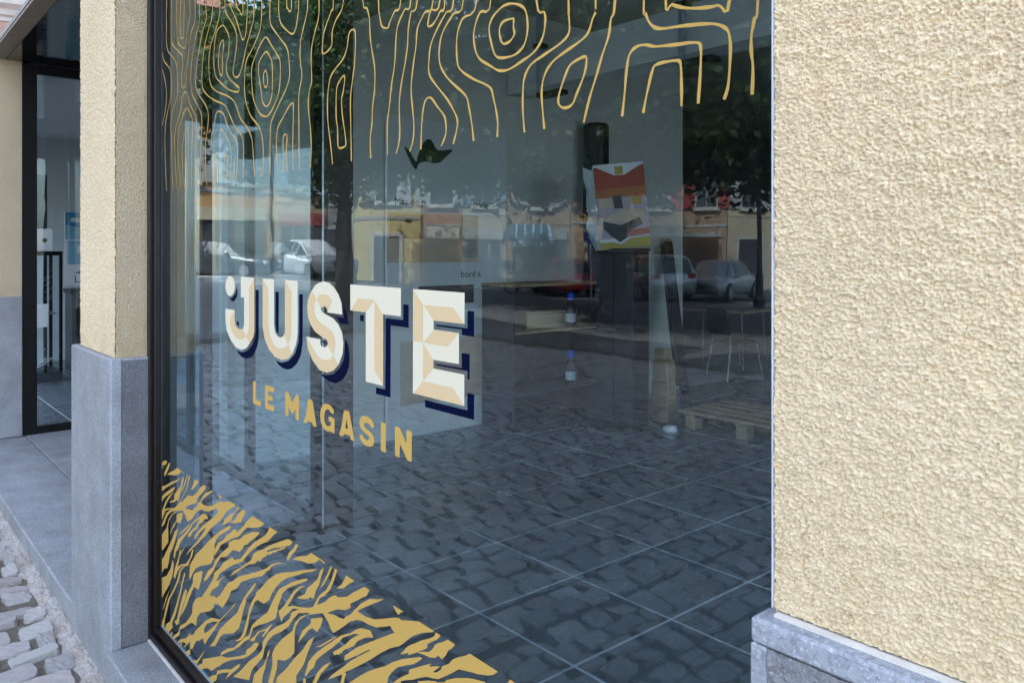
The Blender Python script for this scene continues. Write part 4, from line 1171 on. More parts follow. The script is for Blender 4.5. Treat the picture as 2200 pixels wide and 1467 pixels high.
for k, (z, lab) in enumerate(((.851, 'dark bottle with bright blue cap on the upper sideboard shelf'), (.321, 'dark bottle with bright blue cap on the lower sideboard shelf'))):
    b = empty('bottle', (-5.17, 5.14, FZ + z)); tag(b, lab, 'bottle', 'blue-capped bottles on the sideboard')
    MB().lathe([(.045, 0), (.05, .01), (.05, .17), (.04, .21), (.022, .235), (.022, .25)], 0, 0, 14).build('body', 'bottle_dark', b, smooth=True)
    MB().lathe([(.036, .251), (.036, .31), (.03, .318)], 0, 0, 14).build('cap', 'cap_blue', b)
    MB().lathe([(.0508, .05), (.0508, .13)], 0, 0, 14).build('paper_label', 'paper', b)
# square wooden block, black plank, pallet
wb = empty('wooden_block', (-4.59, 5.76, FZ), R(12)); tag(wb, 'upright pale wooden block of two stacked timbers on the tiled floor', 'timber block')
boxpart(wb, 'timber', 'wood_pale', -.085, .085, -.085, .085, 0, .36, bev=.008)
boxpart(wb, 'timber', 'wood_pale', -.075, .08, -.08, .075, .361, .56, bev=.01)
boxpart(wb, 'timber', 'wood_pale', -.07, .05, -.06, .07, .561, .66, bev=.012)
pk = empty('black_plank', (-4.90, 6.50, FZ)); tag(pk, 'long black plank leaning against the light wall', 'plank')
m = MB(); m.tube([(0, 0, .02), (-.62, .50, 1.64)], [.062, .062], 4); m.build('plank', 'black_matte', pk)
m = MB(); m.tube([(-.04, -.09, .2), (-.61, .38, 1.62)], [.022, .022], 4); m.build('rib', 'dark_wood', pk)
m = MB(); m.tube([(-.625, .504, 1.645), (-.635, .512, 1.672)], [.052, .048], 4); m.build('end_cap', 'wood_pale', pk)
pal = empty('pallet', (-4.32, 5.62, FZ), R(2)); tag(pal, 'low pale wooden pallet on the floor near the wall pier', 'pallet')
for i in range(5): boxpart(pal, 'board', 'wood_pale', 0, 1.25, i * .165, i * .165 + .13, .135, .158)
for x in (.06, .56, 1.08):
    boxpart(pal, 'bearer', 'wood_pale', x, x + .10, .0, .79, .115, .1345)
    for y in (.02, .35, .66): boxpart(pal, 'block', 'wood_pale', x, x + .10, y, y + .12, 0, .1148)
cup = empty('paper_curl', (-4.25, 5.42, FZ)); tag(cup, 'small white curled paper lying by the pallet', 'paper')
MB().lathe([(.05, 0), (.062, .02), (.058, .05), (.04, .06)], 0, 0, 10).build('curl', 'paper', cup, smooth=True)
# hanging rods with dark lamp heads under the beam
for k, (x, lab) in enumerate(((-5.08, 'hanging steel rod with dark lamp head, the one beside the left wall'), (-3.55, 'hanging steel rod with dark lamp head, nearer the middle of the beam'))):
    e = empty('hanging_lamp', (x, 4.66, 3.0)); tag(e, lab, 'lamp', 'rods under the ceiling beam')
    boxpart(e, 'rod', 'alu', -.02, .02, -.02, .02, 0, .90)
    boxpart(e, 'lamp_head', 'black_matte', .022, .30, -.06, .06, -.02, .02)
    boxpart(e, 'bracket', 'frame_brown', -.05, .05, -.03, .06, .42, .46)
# tables and chairs at the back
def table(x, y, lab, rz):
    e = empty('table', (x, y, FZ), R(rz)); tag(e, lab, 'table', 'tables at the back of the room')
    boxpart(e, 'top', 'wood_pale', -.55, .55, -.35, .35, .76, .79)
    for sx in (-.45, .45):
        for sy in (-.28, .28):
            MB().tube([(sx, sy, .76), (sx * 1.08, sy * 1.08, 0)], .014, 6).build('leg', 'metal_leg', e)
def chair(x, y, lab, rz):
    e = empty('chair', (x, y, FZ), R(rz)); tag(e, lab, 'chair', 'chairs at the back of the room')
    boxpart(e, 'seat', 'black_matte', -.21, .21, -.21, .21, .44, .47, bev=.012)
    m = MB(); m.add([(-.2, .21, .55), (.2, .21, .55), (.2, .27, .86), (-.2, .27, .86), (-.2, .235, .55), (.2, .235, .55), (.2, .295, .86), (-.2, .295, .86)],
                    [(0, 1, 2, 3), (4, 7, 6, 5), (0, 4, 5, 1), (2, 6, 7, 3), (0, 3, 7, 4), (1, 5, 6, 2)]); m.build('backrest', 'black_matte', e)
    for sx in (-1, 1):
        MB().tube([(sx * .18, -.17, .44), (sx * .22, -.24, 0)], .012, 6).build('leg', 'metal_leg', e)
        MB().tube([(sx * .18, .27, .84), (sx * .18, .20, .46), (sx * .22, .28, 0)], .012, 6).build('leg', 'metal_leg', e)
table(-6.2, 9.0, 'pale wooden table behind the wall corner, the nearer one', 4)
table(-5.6, 10.3, 'pale wooden table at the back, the farther one', -6)
chair(-5.55, 8.35, 'black chair with thin metal legs in front of the nearer table', 160)
chair(-6.6, 8.1, 'black chair with thin metal legs half hidden by the wall corner', 200)
chair(-4.9, 9.7, 'black chair with thin metal legs beside the farther table', 120)
# next door
dc = empty('display_case', (-10.95, 1.95, FZ)); tag(dc, 'tall glass display case wrapped in plastic film behind the left glass door', 'display case')
boxpart(dc, 'base', 'dark_panel', -.32, .30, -.62, .10, 0, .12)
boxpart(dc, 'top', 'frame_black', -.32, .30, -.62, .10, 1.50, 1.55)
for y0 in (-.62, -.10, .064):
    boxpart(dc, 'post', 'frame_black', .265, .30, y0, y0 + .035, .121, 1.499)
boxpart(dc, 'post', 'frame_black', -.32, -.285, 0.064, .099, .121, 1.499)
pane(.27, .278, -.58, .06, .125, 1.495, 'pane', dc, '+x', 'glass_plain')
boxpart(dc, 'shelf', 'plastic_clear', -.28, .25, -.58, .06, .80, .81)
polyflat(dc, 'notice', 'paper', [(.302, -.55, .98), (.302, -.20, .98), (.302, -.18, 1.40), (.302, -.45, 1.42)])
for k, (wd, s) in enumerate(zip(('nes', 'a', 'tés'), (0, 1, 2))):
    text(dc, wd, .075, (.3035, -.36, 1.33 - .10 * k), (R(90), 0, R(90)), 'dark_print')
polyflat(dc, 'notice', 'paper', [(.302, -.55, .62), (.302, -.06, .66), (.302, -.05, .93), (.302, -.45, .93)])
polyflat(dc, 'notice_photo', 'beige_print', [(.3035, -.50, .70), (.3035, -.28, .70), (.3035, -.28, .90), (.3035, -.50, .90)])
m = MB(); fl = random.Random(8)
for k in range(26):
    y = fl.uniform(-.5, -.05); z = .14 + fl.random() ** 2 * .35
    m.tube([(.306, y - .16, z - .06 + fl.uniform(-.05, .05)), (.314, y, z + .02), (.306, y + .16, z + .10 + fl.uniform(-.06, .06))], [.001, .0035, .001], 4)
for k in range(14):
    y = fl.uniform(-.3, .0); z = fl.uniform(1.0, 1.45)
    m.tube([(.306, y - .05, z - .03), (.311, y + .05, z + .03)], [.001, .002], 4)
m.build('plastic_film', 'plastic_clear', dc)
bp = empty('counter_display', (-10.92, 1.845, FZ + 1.552)); tag(bp, 'black display with white foot standing on top of the glass case', 'display')
boxpart(bp, 'panel', 'dark_panel', -.05, .03, -.5, .085, .27, .92)
boxpart(bp, 'foot', 'paper', -.05, .06, -.5, .14, 0, .268)
for k in range(2):
    m = MB().tube([(.0605, .05 - .12 * k, .13), (.064, .05 - .12 * k, .13)], .028, 10); m.build('logo_dot', 'dark_print' if k else 'green_light', bp)
ps = empty('wall_poster', (-12.685, 2.48, 1.10)); tag(ps, 'blue and white poster on the wall of the shop next door', 'poster')
boxpart(ps, 'sheet', 'paper', 0, .012, -.02, .62, .06, 1.12, bev=.002)
polyflat(ps, 'print', 'blue_print', [(.0135, -.01, .78), (.0135, .61, .78), (.0135, .61, 1.11), (.0135, -.01, 1.11)])
polyflat(ps, 'print', 'paper', [(.0145, .06, .97), (.0145, .40, .97), (.0145, .40, 1.03), (.0145, .06, 1.03)])
polyflat(ps, 'print', 'sky_print', [(.0145, -.01, .72), (.0145, .61, .72), (.0145, .61, .82), (.0145, .3, .86), (.0145, -.01, .93)])
polyflat(ps, 'print', 'sky_print', [(.0135, .02, .36), (.0135, .60, .36), (.0135, .60, .70), (.0135, .02, .70)])
polyflat(ps, 'print', 'paper', [(.0145, .14, .52), (.0145, .40, .52), (.0145, .40, .64), (.0145, .14, .64)])
polyflat(ps, 'emblem', 'blue_print', [(.0145, .10, .24), (.0145, .18, .27), (.0145, .24, .25), (.0145, .30, .24), (.0145, .2, .22)])
text(ps, 'LACU', .15, (.0145, .10, .10), (R(90), 0, R(90)), 'dark_print')
bn = empty('waste_bin', (-11.6, 2.54, FZ)); tag(bn, 'dark round-cornered bin standing below the blue poster', 'bin')
MB().prism([(-.2, -.24), (.2, -.24), (.24, -.2), (.24, .2), (.2, .24), (-.2, .24), (-.24, .2), (-.24, -.2)], 'z', 0, 1.0).build('body', 'dark_panel', bn)
MB().prism([(-.22, -.26), (.22, -.26), (.26, -.22), (.26, .22), (.22, .26), (-.22, .26), (-.26, .22), (-.26, -.22)], 'z', 1.001, 1.06).build('rim', 'black_matte', bn)

# ------------------------------------------------------------------ the square opposite (seen mirrored in the window)
def mir(px, d):
    """real position of a thing whose mirror image shows at photo column px and depth d"""
    x, y = at_d(px, d)
    return x, 2 * YG - y
ROW = {1: ((-30.6, 10.4), (-30.2, 17.0)), 2: ((-30.2, 17.0), (-19.5, 32.5))}
def on_row(k, px):
    (ax, ay), (bx_, by_) = ROW[k]
    r = ray(px, HOR)
    # s*r = a + u*(b-a)
    dx, dy = bx_ - ax, by_ - ay
    u = (ax * r.y - ay * r.x) / (dy * r.x - dx * r.y)
    return Vector((ax + u * dx, 2 * YG - (ay + u * dy)))
HOUSES = []
def house(k, p0, p1, h, mat, lab, floors, gf='shop', extra=None, win='shutter_grey', roof=True, base=None, depth=7.0):
    a, b = on_row(k, p0), on_row(k, p1)
    d = a - b; w = d.length
    th = math.atan2(d.y, d.x)
    z0 = terrain(b.x, b.y) - .1 if base is None else base
    e = empty('house', (b.x, b.y, z0), th)
    tag(e, lab, 'house', 'houses around the square')
    w -= .02
    MB().box(0, w, 0, depth, 0, h).build('wall', mat, e)
    MB().box(-.01, w + .01, -.10, -.002, h - .28, h).build('cornice', 'h_trim', e)
    hr = random.Random(int(p0)); zs = 3.0 + hr.uniform(-.15, .45)
    MB().box(0, w, -.03, -.001, zs, zs + .12).build('string_course', hr.choice(['h_trim', mat, 'h_grey']), e)
    if roof:
        MB().prism([(-.45, h + .0), (depth / 2, h + depth * .22), (depth + .3, h)], 'x', -.05, w + .05).build('roof', 'roof_tile', e)
    n = max(1, round(w / 2.6))
    for f in range(1, floors):
        zc = 3.5 + (f - 1) * 2.9
        if zc + 1.9 > h - .2: continue
        for i in range(n):
            x = (i + .5) * w / n; ww = .95; wh = 1.55
            wd = MB().box(x - ww / 2 - .09, x + ww / 2 + .09, -.045, -.001, zc + .25, zc + .45 + wh).build('window', 'h_trim', e)
            MB().box(x - ww / 2, x - .02, -.055, -.0455, zc + .35, zc + .35 + wh).build('pane', 'win_glass', wd)
            MB().box(x + .02, x + ww / 2, -.055, -.0455, zc + .35, zc + .35 + wh).build('pane', 'win_glass', wd)
            MB().box(x - ww / 2 - .14, x + ww / 2 + .14, -.14, -.046, zc + .16, zc + .249).build('sill', 'h_trim', wd)
            for sx in (-1, 1):
                c = x + sx * (ww / 2 + .34)
                MB().box(c - .24, c + .24, -.07, -.02, zc + .27, zc + .38 + wh).build('shutter', win, wd)
    if gf == 'shop':
        MB().box(w * .08, w * .92, -.06, -.001, .1, 2.75).build('shop_front', hr.choice(['door_brown', 'shutter_blue', 'h_grey', 'door_dark']), e)
        MB().box(w * .06, w * .94, -.14, -.0605, 2.35, 2.85).build('fascia', hr.choice(['h_cream', 'shutter_red', 'h_trim', 'shutter_grey']), e)
        for i in range(3):
            x0 = w * (.12 + .26 * i)
            MB().box(x0, x0 + w * .22, -.075, -.061, .35 if i != 1 else .12, 2.3).build('pane', 'win_glass', e)
    elif gf == 'door':
        x0 = w * .3
        for q in ((x0 - .14, x0 - .002, .05, 2.5), (x0 + 1.102, x0 + 1.24, .05, 2.5), (x0 - .002, x0 + 1.102, 2.36, 2.5)):
            MB().box(q[0], q[1], -.06, -.001, q[2], q[3]).build('surround', 'h_trim', e)
        dr = MB().box(x0, x0 + 1.1, -.05, -.001, .05, 2.35).build('door', 'door_dark', e)
        MB().tube([(x0 + .95, -.05, 1.1), (x0 + .95, -.12, 1.1)], .03, 6).build('handle', 'rim', dr)
        if w > 4:
            g = MB().box(w * .62, w * .62 + 1.2, -.04, -.001, 1.0, 2.3).build('window', 'h_trim', e)
            MB().box(w * .62 + .08, w * .62 + 1.12, -.05, -.041, 1.08, 2.22).build('pane', 'win_glass', g)
    elif gf == 'garage':
        MB().box(w * .2, w * .2 + 2.3, -.05, -.001, .05, 2.5).build('garage_door', 'door_brown', e)
        MB().box(w * .2 - .15, w * .2 + 2.45, -.07, -.001, 2.501, 2.7).build('surround', 'h_trim', e)
        if w > 4.6:
            g = MB().box(w * .2 + 2.8, w * .2 + 3.7, -.04, -.001, .95, 2.2).build('window', 'h_trim', e)
            MB().box(w * .2 + 2.87, w * .2 + 3.63, -.05, -.041, 1.02, 2.13).build('pane', 'win_glass', g)
        for i in range(5): MB().box(w * .2 + .05 + i * .45, w * .2 + .45 + i * .45, -.07, -.051, .1, 2.45).build('board', 'door_brown', e)
    HOUSES.append(e)
    return e, w
house(1, 330, 585, 10.4, 'h_orange', 'tall orange rendered house with pale window surrounds mirrored at the upper left', 3, 'shop')
house(1, 588, 700, 8.2, 'h_tan', 'tan house with shop front behind the parked white car', 3, 'shop', win='shutter_blue')
house(1, 702, 757, 7.4, 'h_grey', 'narrow grey house at the corner of the square', 2, 'door')
e, w = house(2, 758, 902, 8.6, 'h_yellow', 'yellow house with brown stone upper floor and dark door', 2, 'door')
MB().box(.3, w - .5, -.035, -.0015, 3.6, 7.8).build('stone_facing', 'h_stone', e)
house(2, 903, 988, 9.0, 'h_pink', 'brick red house with glazed shop front', 3, 'shop')
house(2, 989, 1088, 8.6, 'h_cream', 'pale cream house between the red house and the tan house', 3, 'shop', win='shutter_blue')
e, w = house(2, 1089, 1225, 9.2, 'h_tan', 'tan house with patterned blue awning over its shop', 3, 'shop')
aw = MB(); aw.add([(w * .35, -.08, 3.05), (w * .98, -.08, 3.05), (w * .98, -1.6, 2.3), (w * .35, -1.6, 2.3)], [(0, 1, 2, 3)])
aw.add([(w * .35, -1.6, 2.3), (w * .98, -1.6, 2.3), (w * .98, -1.61, 2.08), (w * .35, -1.61, 2.08)], [(0, 1, 2, 3)])
ao = aw.build('awning', 'awning', e)
for i in range(5):
    x0 = w * (.37 + .125 * i)
    s_ = MB(); s_.add([(x0, -.1, 3.06), (x0 + .28, -.1, 3.06), (x0 + .5, -1.58, 2.325), (x0 + .2, -1.58, 2.325)], [(0, 1, 2, 3)]); s_.build('stripe', 'awning_dark', ao)
house(2, 1226, 1352, 8.8, 'h_orange', 'warm orange house behind the big tree trunk', 3, 'door', win='shutter_red')
house(2, 1353, 1470, 8.4, 'h_tan', 'tan house with wide brown garage door', 3, 'garage', win='shutter_red')
house(2, 1471, 1562, 8.8, 'h_tan', 'tan house with dark red shutters above a brown wooden door', 3, 'garage', win='shutter_red')
house(2, 1563, 1668, 8.2, 'h_cream', 'cream house with dark door beside the lamp post', 3, 'door')
house(2, 1669, 1860, 8.8, 'h_yellow', 'yellow house at the far right end of the row', 3, 'garage')

# pavement with kerb in front of the row
pv = MB()
for k, (pa, pb) in ((1, (330, 757)), (2, (758, 1860))):
    a, b = on_row(k, pa), on_row(k, pb)
    d = (b - a).normalized(); n = Vector((-d.y, d.x)); n = n if n.dot(Vector((1, .4))) > 0 else -n
    L = (b - a).length; N_ = 12
    for i in range(N_):
        p, q = a + d * (L * i / N_), a + d * (L * (i + 1) / N_)
        zs = [terrain(v.x, v.y) for v in (p, q, q + n * 1.9, p + n * 1.9)]
        cs = [p, q, q + n * 1.9, p + n * 1.9]
        pv.add([(c.x, c.y, z - .25) for c, z in zip(cs, zs)] + [(c.x, c.y, z + .11) for c, z in zip(cs, zs)],
               [(4, 5, 6, 7), (0, 1, 5, 4), (1, 2, 6, 5), (2, 3, 7, 6), (3, 0, 4, 7)])
tag(pv.build('pavement', 'kerb'), kind='structure')

# building with rounded corner and curved cornice, seen over the porch roof
cx_, cy_ = at_d(8, 23.0)
rb = empty('corner_building', (cx_ - 4.6, cy_ + 1.2, 0)); tag(rb, 'distant pink brick building with rounded corner and pale curved cornice, top left', 'building')
MB().lathe([(5, 0), (5, 8.3)], 0, 0, 48).build('wall', 'brick_pale', rb)
MB().lathe([(5.05, 8.3), (5.05, 8.42), (5.2, 8.45), (5.25, 8.6), (5.5, 8.7), (5.55, 8.85), (5.3, 8.95), (4.0, 9.3)], 0, 0, 48).build('cornice', 'cornice', rb)
for i in range(14):
    a = R(-150 + i * 22)
    o = MB().box(-.45, .45, -.10, .03, 0, 1.0).build('window', 'h_trim', rb); o.location = (5 * math.cos(a), 5 * math.sin(a), 6.6); o.rotation_euler = (0, 0, a + R(90))
    g = MB().box(-.33, .33, .0302, .05, .06, .94).build('pane', 'win_glass', o)
    o = MB().box(-.16, .16, -.10, .05, 0, 1.9).build('pilaster', 'cornice', rb); o.location = (5 * math.cos(a + .19), 5 * math.sin(a + .19), 6.35); o.rotation_euler = (0, 0, a + .19 + R(90))

# unseen tall block added behind the low shop to shade the square
nb = empty('added_shade_building', (-18.8, 9.5, 0)); tag(nb, 'unseen tall building added behind the low shop next door to shade the square', 'building')
MB().box(-6.2, 6.2, -4.5, 4.5, -.1, 16).build('wall', 'h_tan', nb)
MB().prism([(-4.9, 16.0), (0, 18.2), (4.9, 16.0)], 'x', -6.5, 6.5).build('roof', 'roof_tile', nb)

# ------------------------------------------------------------------ trees
def tree(x, y, trunk_h, trunk_r, crown, nleaf, lab, leafmat, seed, lean=(0, 0), size=.16):
    r = random.Random(seed)
    e = empty('plane_tree', (x, y, terrain(x, y) - .05)); tag(e, lab, 'tree', 'plane trees on the square')
    m = MB()
    pts, rad = [], []
    for i in range(8):
        t = i / 7
        pts.append((lean[0] * t + r.uniform(-.05, .05), lean[1] * t + r.uniform(-.05, .05), t * trunk_h))
        rad.append(trunk_r * (1.5 if i == 0 else 1.12 if i == 1 else 1 - .35 * t))
    m.tube(pts, rad, 12)
    top = Vector(pts[-1])
    cl = []
    for (cx, cy, cz, rx, ry, rz) in crown:
        c = Vector((cx, cy, cz))
        mid = top.lerp(c, .5) + Vector((r.uniform(-.4, .4), r.uniform(-.4, .4), .35))
        m.tube([top - Vector((0, 0, .3)), mid, c], [trunk_r * .45, trunk_r * .3, trunk_r * .08], 7)
        for q in range(4):
            tip = c + Vector((r.uniform(-rx, rx), r.uniform(-ry, ry), r.uniform(-rz, rz))) * .8
            m.tube([mid, mid.lerp(tip, .55) + Vector((0, 0, .2)), tip], [trunk_r * .18, trunk_r * .1, trunk_r * .03], 5)
    m.build('trunk', 'bark', e, smooth=True)
    vol = [c[3] * c[4] * c[5] for c in crown]; tot = sum(vol)
    P = []
    for c, v in zip(crown, vol):
        k = int(nleaf * v / tot)
        # leaves sit in clumps (sprays) so that gaps open between them
        ncl = max(6, k // 34)
        for _ in range(ncl):
            while True:
                u = Vector((r.uniform(-1, 1), r.uniform(-1, 1), r.uniform(-1, 1)))
                if .25 < u.length < 1.06: break
            cc = Vector((c[0] + u.x * c[3], c[1] + u.y * c[4], c[2] + u.z * c[5]))
            sg = r.uniform(.22, .5)
            for _ in range(34):
                P.append(cc + Vector((r.gauss(0, sg), r.gauss(0, sg), r.gauss(0, sg * .55) - .1)))
    co = np.zeros((len(P), 4, 3), np.float32)
    for i, p in enumerate(P):
        s = size * r.uniform(.6, 1.25)
        n = Vector((r.gauss(0, .6), r.gauss(0, .6), r.uniform(.2, 1))).normalized()
        u = n.orthogonal().normalized(); u = Matrix.Rotation(r.uniform(0, 6.28), 3, n) @ u; w = n.cross(u)
        co[i] = [p - u * s * .55, p + w * s * .42 + n * s * .08, p + u * s * .6, p - w * s * .42 + n * s * .08]
    q = np.arange(len(P) * 4).reshape(-1, 4)
    o = np_mesh('crown', co.reshape(-1, 3), q, leafmat, e, smooth=False)
    return e
x, y = mir(1318, 18.6)
tree(x, y, 3.2, .36, [(0, 0, 6.2, 4.2, 4.2, 2.6), (-3.2, 2.2, 4.9, 2.6, 2.6, 1.6), (2.6, -2.6, 4.6, 2.6, 2.6, 1.7), (2.2, 2.8, 4.5, 2.4, 2.4, 1.6), (-2.6, -2.4, 4.6, 2.6, 2.6, 1.7), (4.2, .6, 4.4, 2.2, 2.2, 1.5), (-4.6, -.2, 4.5, 2.1, 2.1, 1.5),
     (-4.6, 4.2, 5.9, 2.4, 2.4, 1.9), (-6.0, 3.4, 6.9, 2.2, 2.2, 1.7)],
     75000, 'broad plane tree with thick dark trunk in the middle of the square', 'leaf_b', 1)
x, y = mir(735, 18.5)
tree(x, y, 3.3, .20, [(0, 0, 5.3, 1.7, 1.7, 2.2), (-.9, 1.0, 4.4, 1.5, 1.5, 1.3), (-1.6, 1.9, 5.6, 1.5, 1.5, 1.5), (.2, -.2, 3.6, 1.1, 1.1, 1.0), (.9, -1.0, 6.4, 1.4, 1.4, 1.8)],
     30000, 'leafy tree hanging over the parked white car', 'leaf', 2, size=.14)
x, y = mir(1640, 15.5)
tree(x + 1.5, y - 1.0, 3.4, .22, [(0, 0, 5.7, 3.2, 3.2, 2.2), (1.7, 1.4, 4.3, 1.9, 1.9, 1.1), (-1.7, -1.2, 4.4, 1.8, 1.8, 1.2), (-2.6, -.2, 4.9, 1.6, 1.6, 1.2)],
     32000, 'tree by the lamp post at the right of the square', 'leaf_b', 4)

x, y = mir(1326, 27.5)  # extra tree, added to shade the ground behind the big trunk
tree(x, y, 3.8, .26, [(0, 0, 7.2, 4.2, 4.2, 2.3), (2.6, -2.2, 6.0, 2.6, 2.6, 1.5), (-2.8, 2.2, 6.0, 2.6, 2.6, 1.5)],
     36000, 'tree added behind the broad plane tree to shade the square', 'leaf_b', 6, size=.2)
x, y = mir(742, 26.0)  # extra tree, added so its crown shades the ground near the cars
tree(x, y, 3.8, .24, [(0, 0, 7.4, 3.2, 3.2, 2.2), (1.8, -2.0, 6.2, 2.2, 2.2, 1.5), (-1.8, 1.6, 6.2, 2.2, 2.2, 1.5)],
     28000, 'tree added for shade behind the leafy tree near the white car', 'leaf', 7, size=.2)

# ------------------------------------------------------------------ vehicles
def car(x, y, z, head, paint, lab, kind='suv', sc=1.0):
    e = empty('parked_car', (x, y, z), head); tag(e, lab, 'car', 'cars parked on the square')
    H = {'suv': 1.62, 'hatch': 1.48, 'sedan': 1.43}[kind]
    L = {'suv': 4.5, 'hatch': 4.0, 'sedan': 4.5}[kind]
    hw = .90
    bl = H * .60
    # stations along the length: x, underside, belt, top, half width at belt, half width at top
    tail = {'suv': [(-.5, .42, .78, .80, .80, .70), (-.485, .30, bl, bl + .02, .86, .74), (-.44, .24, bl + .02, H * .93, .90, .66), (-.36, .22, bl + .02, H * .985, .90, .66)],
            'hatch': [(-.5, .42, .74, .76, .78, .68), (-.485, .30, bl, bl + .02, .85, .74), (-.42, .24, bl + .02, H * .90, .89, .64), (-.34, .22, bl + .02, H * .98, .90, .64)],
            'sedan': [(-.5, .42, .72, .74, .78, .70), (-.485, .30, bl, bl + .03, .85, .76), (-.34, .24, bl + .02, bl + .05, .90, .74), (-.22, .22, bl + .02, H * .96, .90, .62)]}[kind]
    st = tail + [(-.10, .22, bl, H, .90, .64), (.03, .22, bl - .01, H * .985, .90, .64), (.10, .22, bl - .02, H * .93, .90, .66),
                 (.235, .22, bl - .04, bl - .0, .90, .74), (.36, .23, bl - .09, bl - .04, .89, .72), (.455, .25, bl - .17, bl - .11, .85, .68), (.49, .30, bl - .30, bl - .22, .78, .62), (.5, .38, bl - .38, bl - .32, .70, .58)]
    vs, fs = [], []
    for (u, lo, be, tp, wb, wt) in st:
        X = u * L
        ring = [(wb * .90, lo), (wb, lo + .16), (wb * 1.01, (lo + be) * .5 + .08), (wb * .985, be), (wt, tp - .045), (wt * .82, tp), (0, tp + .018)]
        row = [(X, w, zz) for w, zz in ring] + [(X, -w, zz) for w, zz in ring[-2::-1]]
        vs += row
    k = 13
    for i in range(len(st) - 1):
        for j in range(k - 1):
            fs.append((i * k + j, i * k + j + 1, (i + 1) * k + j + 1, (i + 1) * k + j))
        fs.append((i * k, (i + 1) * k, (i + 1) * k + k - 1, i * k + k - 1))
    fs.append(tuple(range(k))); fs.append(tuple((len(st) - 1) * k + j for j in range(k))[::-1])
    m = MB(); m.add(vs, fs); body = m.build('body', paint, e, smooth=True)
    V = lambda i, j: Vector(vs[i * k + j])
    n0 = len(tail)
    def panel(quad, name, mat, off):
        a, b, c, d = quad
        nn = (b - a).cross(d - a).normalized()
        cen = (a + b + c + d) / 4
        if nn.dot(cen - Vector((0, 0, .7))) < 0: nn = -nn
        q = [cen + (p - cen) * .90 + nn * off for p in quad]
        mm = MB(); mm.add(q, [(0, 1, 2, 3)]); return mm.build(name, mat, e)
    for side in (3, 8):
        j0, j1 = (3, 4) if side == 3 else (9, 8)
        for i in range(n0 - (1 if kind != 'sedan' else 1), n0 + 3):
            if i + 1 < len(st): panel((V(i, j0), V(i + 1, j0), V(i + 1, j1), V(i, j1)), 'side_window', 'car_glass', .012)
    panel((V(n0 + 2, 4), V(n0 + 3, 4), V(n0 + 3, 8), V(n0 + 2, 8)), 'windscreen', 'car_glass', .03)
    iw = 1 if kind != 'sedan' else 2
    panel((V(iw, 4), V(iw + 1, 4), V(iw + 1, 8), V(iw, 8)), 'rear_window', 'car_glass', .03)
    for sx in (-.30, .305):
        for sy in (-1, 1):
            t_ = MB().tube([(sx * L, sy * .70, .33), (sx * L, sy * .925, .33)], .33, 18).build('tyre', 'tyre', e)
            MB().tube([(sx * L, sy * .9255, .33), (sx * L, sy * .935, .33)], .21, 12).build('rim', 'rim', t_)
    for sy in (-1, 1):
        m = MB(); m.bev(.468 * L, .495 * L, sy * .62 - .17, sy * .62 + .17, bl - .33, bl - .19, .02); m.build('headlight', 'headlight', e)
        m = MB(); m.bev(-.502 * L, -.485 * L, sy * .66 - .14, sy * .66 + .14, bl - .17, bl + .0, .015); m.build('tail_light', 'tail', e)
        m = MB(); m.bev(.12 * L, .155 * L, sy * .97 - .08, sy * .97 + .08, bl - .02, bl + .11, .02); m.build('mirror', paint, e)
    MB().bev(.492 * L, .505 * L, -.42, .42, bl - .44, bl - .24, .01).build('grille', 'tyre', e)
    MB().bev(.485 * L, .506 * L, -.75, .75, .26, .36, .01).build('bumper', 'tyre', e)
    MB().box(-.507 * L, -.498 * L, -.26, .26, bl - .34, bl - .23).build('number_plate', 'paper', e)
    return e
def place(px, d, zoff=0.0):
    x, y = mir(px, d); return x, y, terrain(x, y) + zoff
def facing(px, d, turn):
    """heading that looks from the car to the window, turned by turn degrees"""
    x, y = mir(px, d); return math.atan2(1.9 - y, 0 - x) + R(turn)
car(*place(664, 32.5), facing(664, 32.5, -34), 'car_white', 'white SUV parked at an angle below the leafy tree', 'suv')
car(*place(486, 30.5), facing(486, 30.5, -60), 'car_dark', 'dark car parked left of the white SUV', 'hatch')
car(*place(1208, 31.5), facing(1208, 31.5, 168), 'car_red', 'small red car parked in front of the tan house', 'hatch')
car(*place(1400, 29.0), facing(1400, 29.0, 160), 'car_silver', 'silver car half hidden behind the big tree trunk', 'suv')
car(*place(1545, 29.0), facing(1545, 29.0, 20), 'car_silver', 'silver saloon parked beside the lamp post', 'sedan')
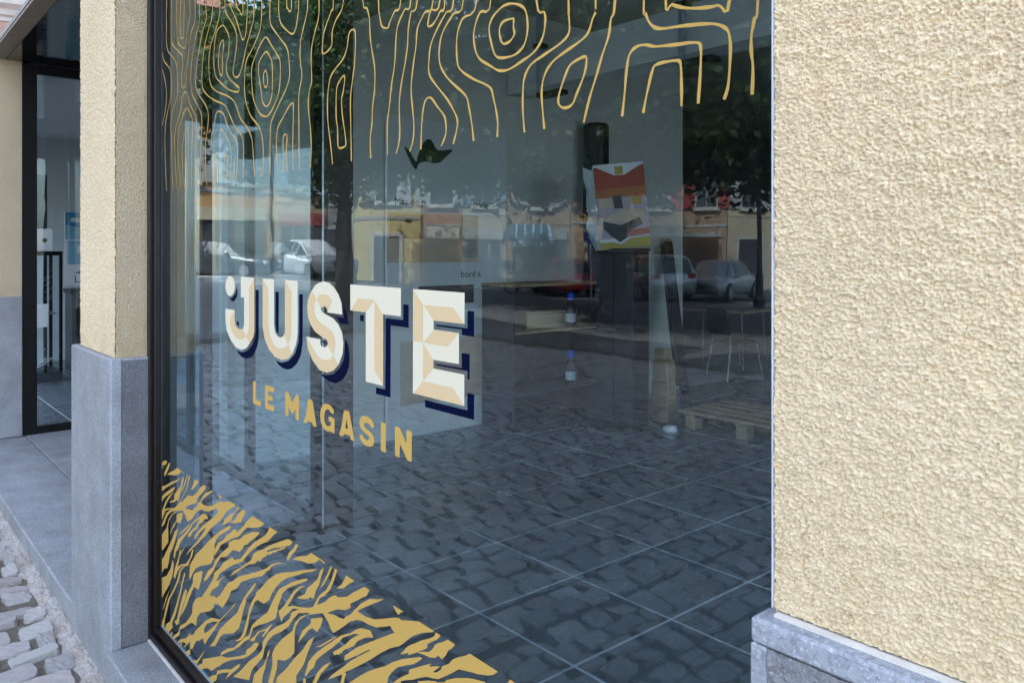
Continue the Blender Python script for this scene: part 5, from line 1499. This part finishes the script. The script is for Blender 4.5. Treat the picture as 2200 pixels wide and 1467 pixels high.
# motorbike
x, y, z = place(1140, 27.0)
mb_ = empty('motorbike', (x, y, z), facing(1140, 27, -70)); tag(mb_, 'black motorbike parked left of the red car', 'motorbike')
for sx in (-.7, .7):
    w_ = MB(); w_.tube([(sx + .26 * math.cos(a * .5236), 0, .31 + .26 * math.sin(a * .5236)) for a in range(13)], .06, 6, cap=False); w_.build('wheel', 'tyre', mb_)
MB().tube([(-.7, 0, .31), (-.2, 0, .55), (.3, 0, .75), (.55, 0, .95), (.7, 0, .31)], .045, 6).build('frame', 'post_black', mb_)
MB().bev(-.25, .3, -.16, .16, .32, .66, .06).build('engine', 'car_dark', mb_)
MB().bev(.0, .5, -.15, .15, .80, 1.02, .08).build('tank', 'car_dark', mb_)
MB().bev(-.75, .02, -.14, .14, .78, .88, .04).build('seat', 'tyre', mb_)
MB().bev(-.95, -.6, -.2, .2, .90, 1.22, .06).build('top_box', 'car_dark', mb_)
MB().tube([(.45, -.38, 1.1), (.55, 0, 1.05), (.45, .38, 1.1)], .02, 6).build('handlebar', 'post_black', mb_)
MB().bev(.6, .68, -.15, .15, .85, 1.25, .04).build('fairing', 'car_dark', mb_)
# lamp post and road sign
x, y, z = place(1632, 25.0)
lp = empty('lamp_post', (x, y, z)); tag(lp, 'black cast lamp post in front of the cream house', 'lamp post')
MB().lathe([(.20, 0), (.20, .25), (.13, .35), (.12, .9), (.15, .95), (.085, 1.0), (.07, 3.9)], 0, 0, 14).build('post', 'post_black', lp)
MB().lathe([(.03, 3.9), (.18, 4.0), (.24, 4.5), (.06, 4.7), (.02, 4.85)], 0, 0, 8).build('lantern', 'post_black', lp)
x, y, z = place(1268, 26.0)
rs = empty('road_sign', (x, y, z), facing(1268, 26, 90)); tag(rs, 'round blue road sign on a pale post by the tree trunk', 'road sign')
MB().tube([(0, 0, 0), (0, 0, 2.5)], .035, 8).build('post', 'rim', rs)
MB().tube([(0, -.04, 2.1), (0, -.06, 2.1)], .22, 20).build('disc', 'sign_blue', rs)
MB().tube([(0, -.0605, 2.1), (0, -.064, 2.1)], .08, 12).build('symbol', 'paper', rs)
MB().bev(-.2, .2, -.062, -.04, 2.36, 2.52, .004).build('plate', 'paper', rs)
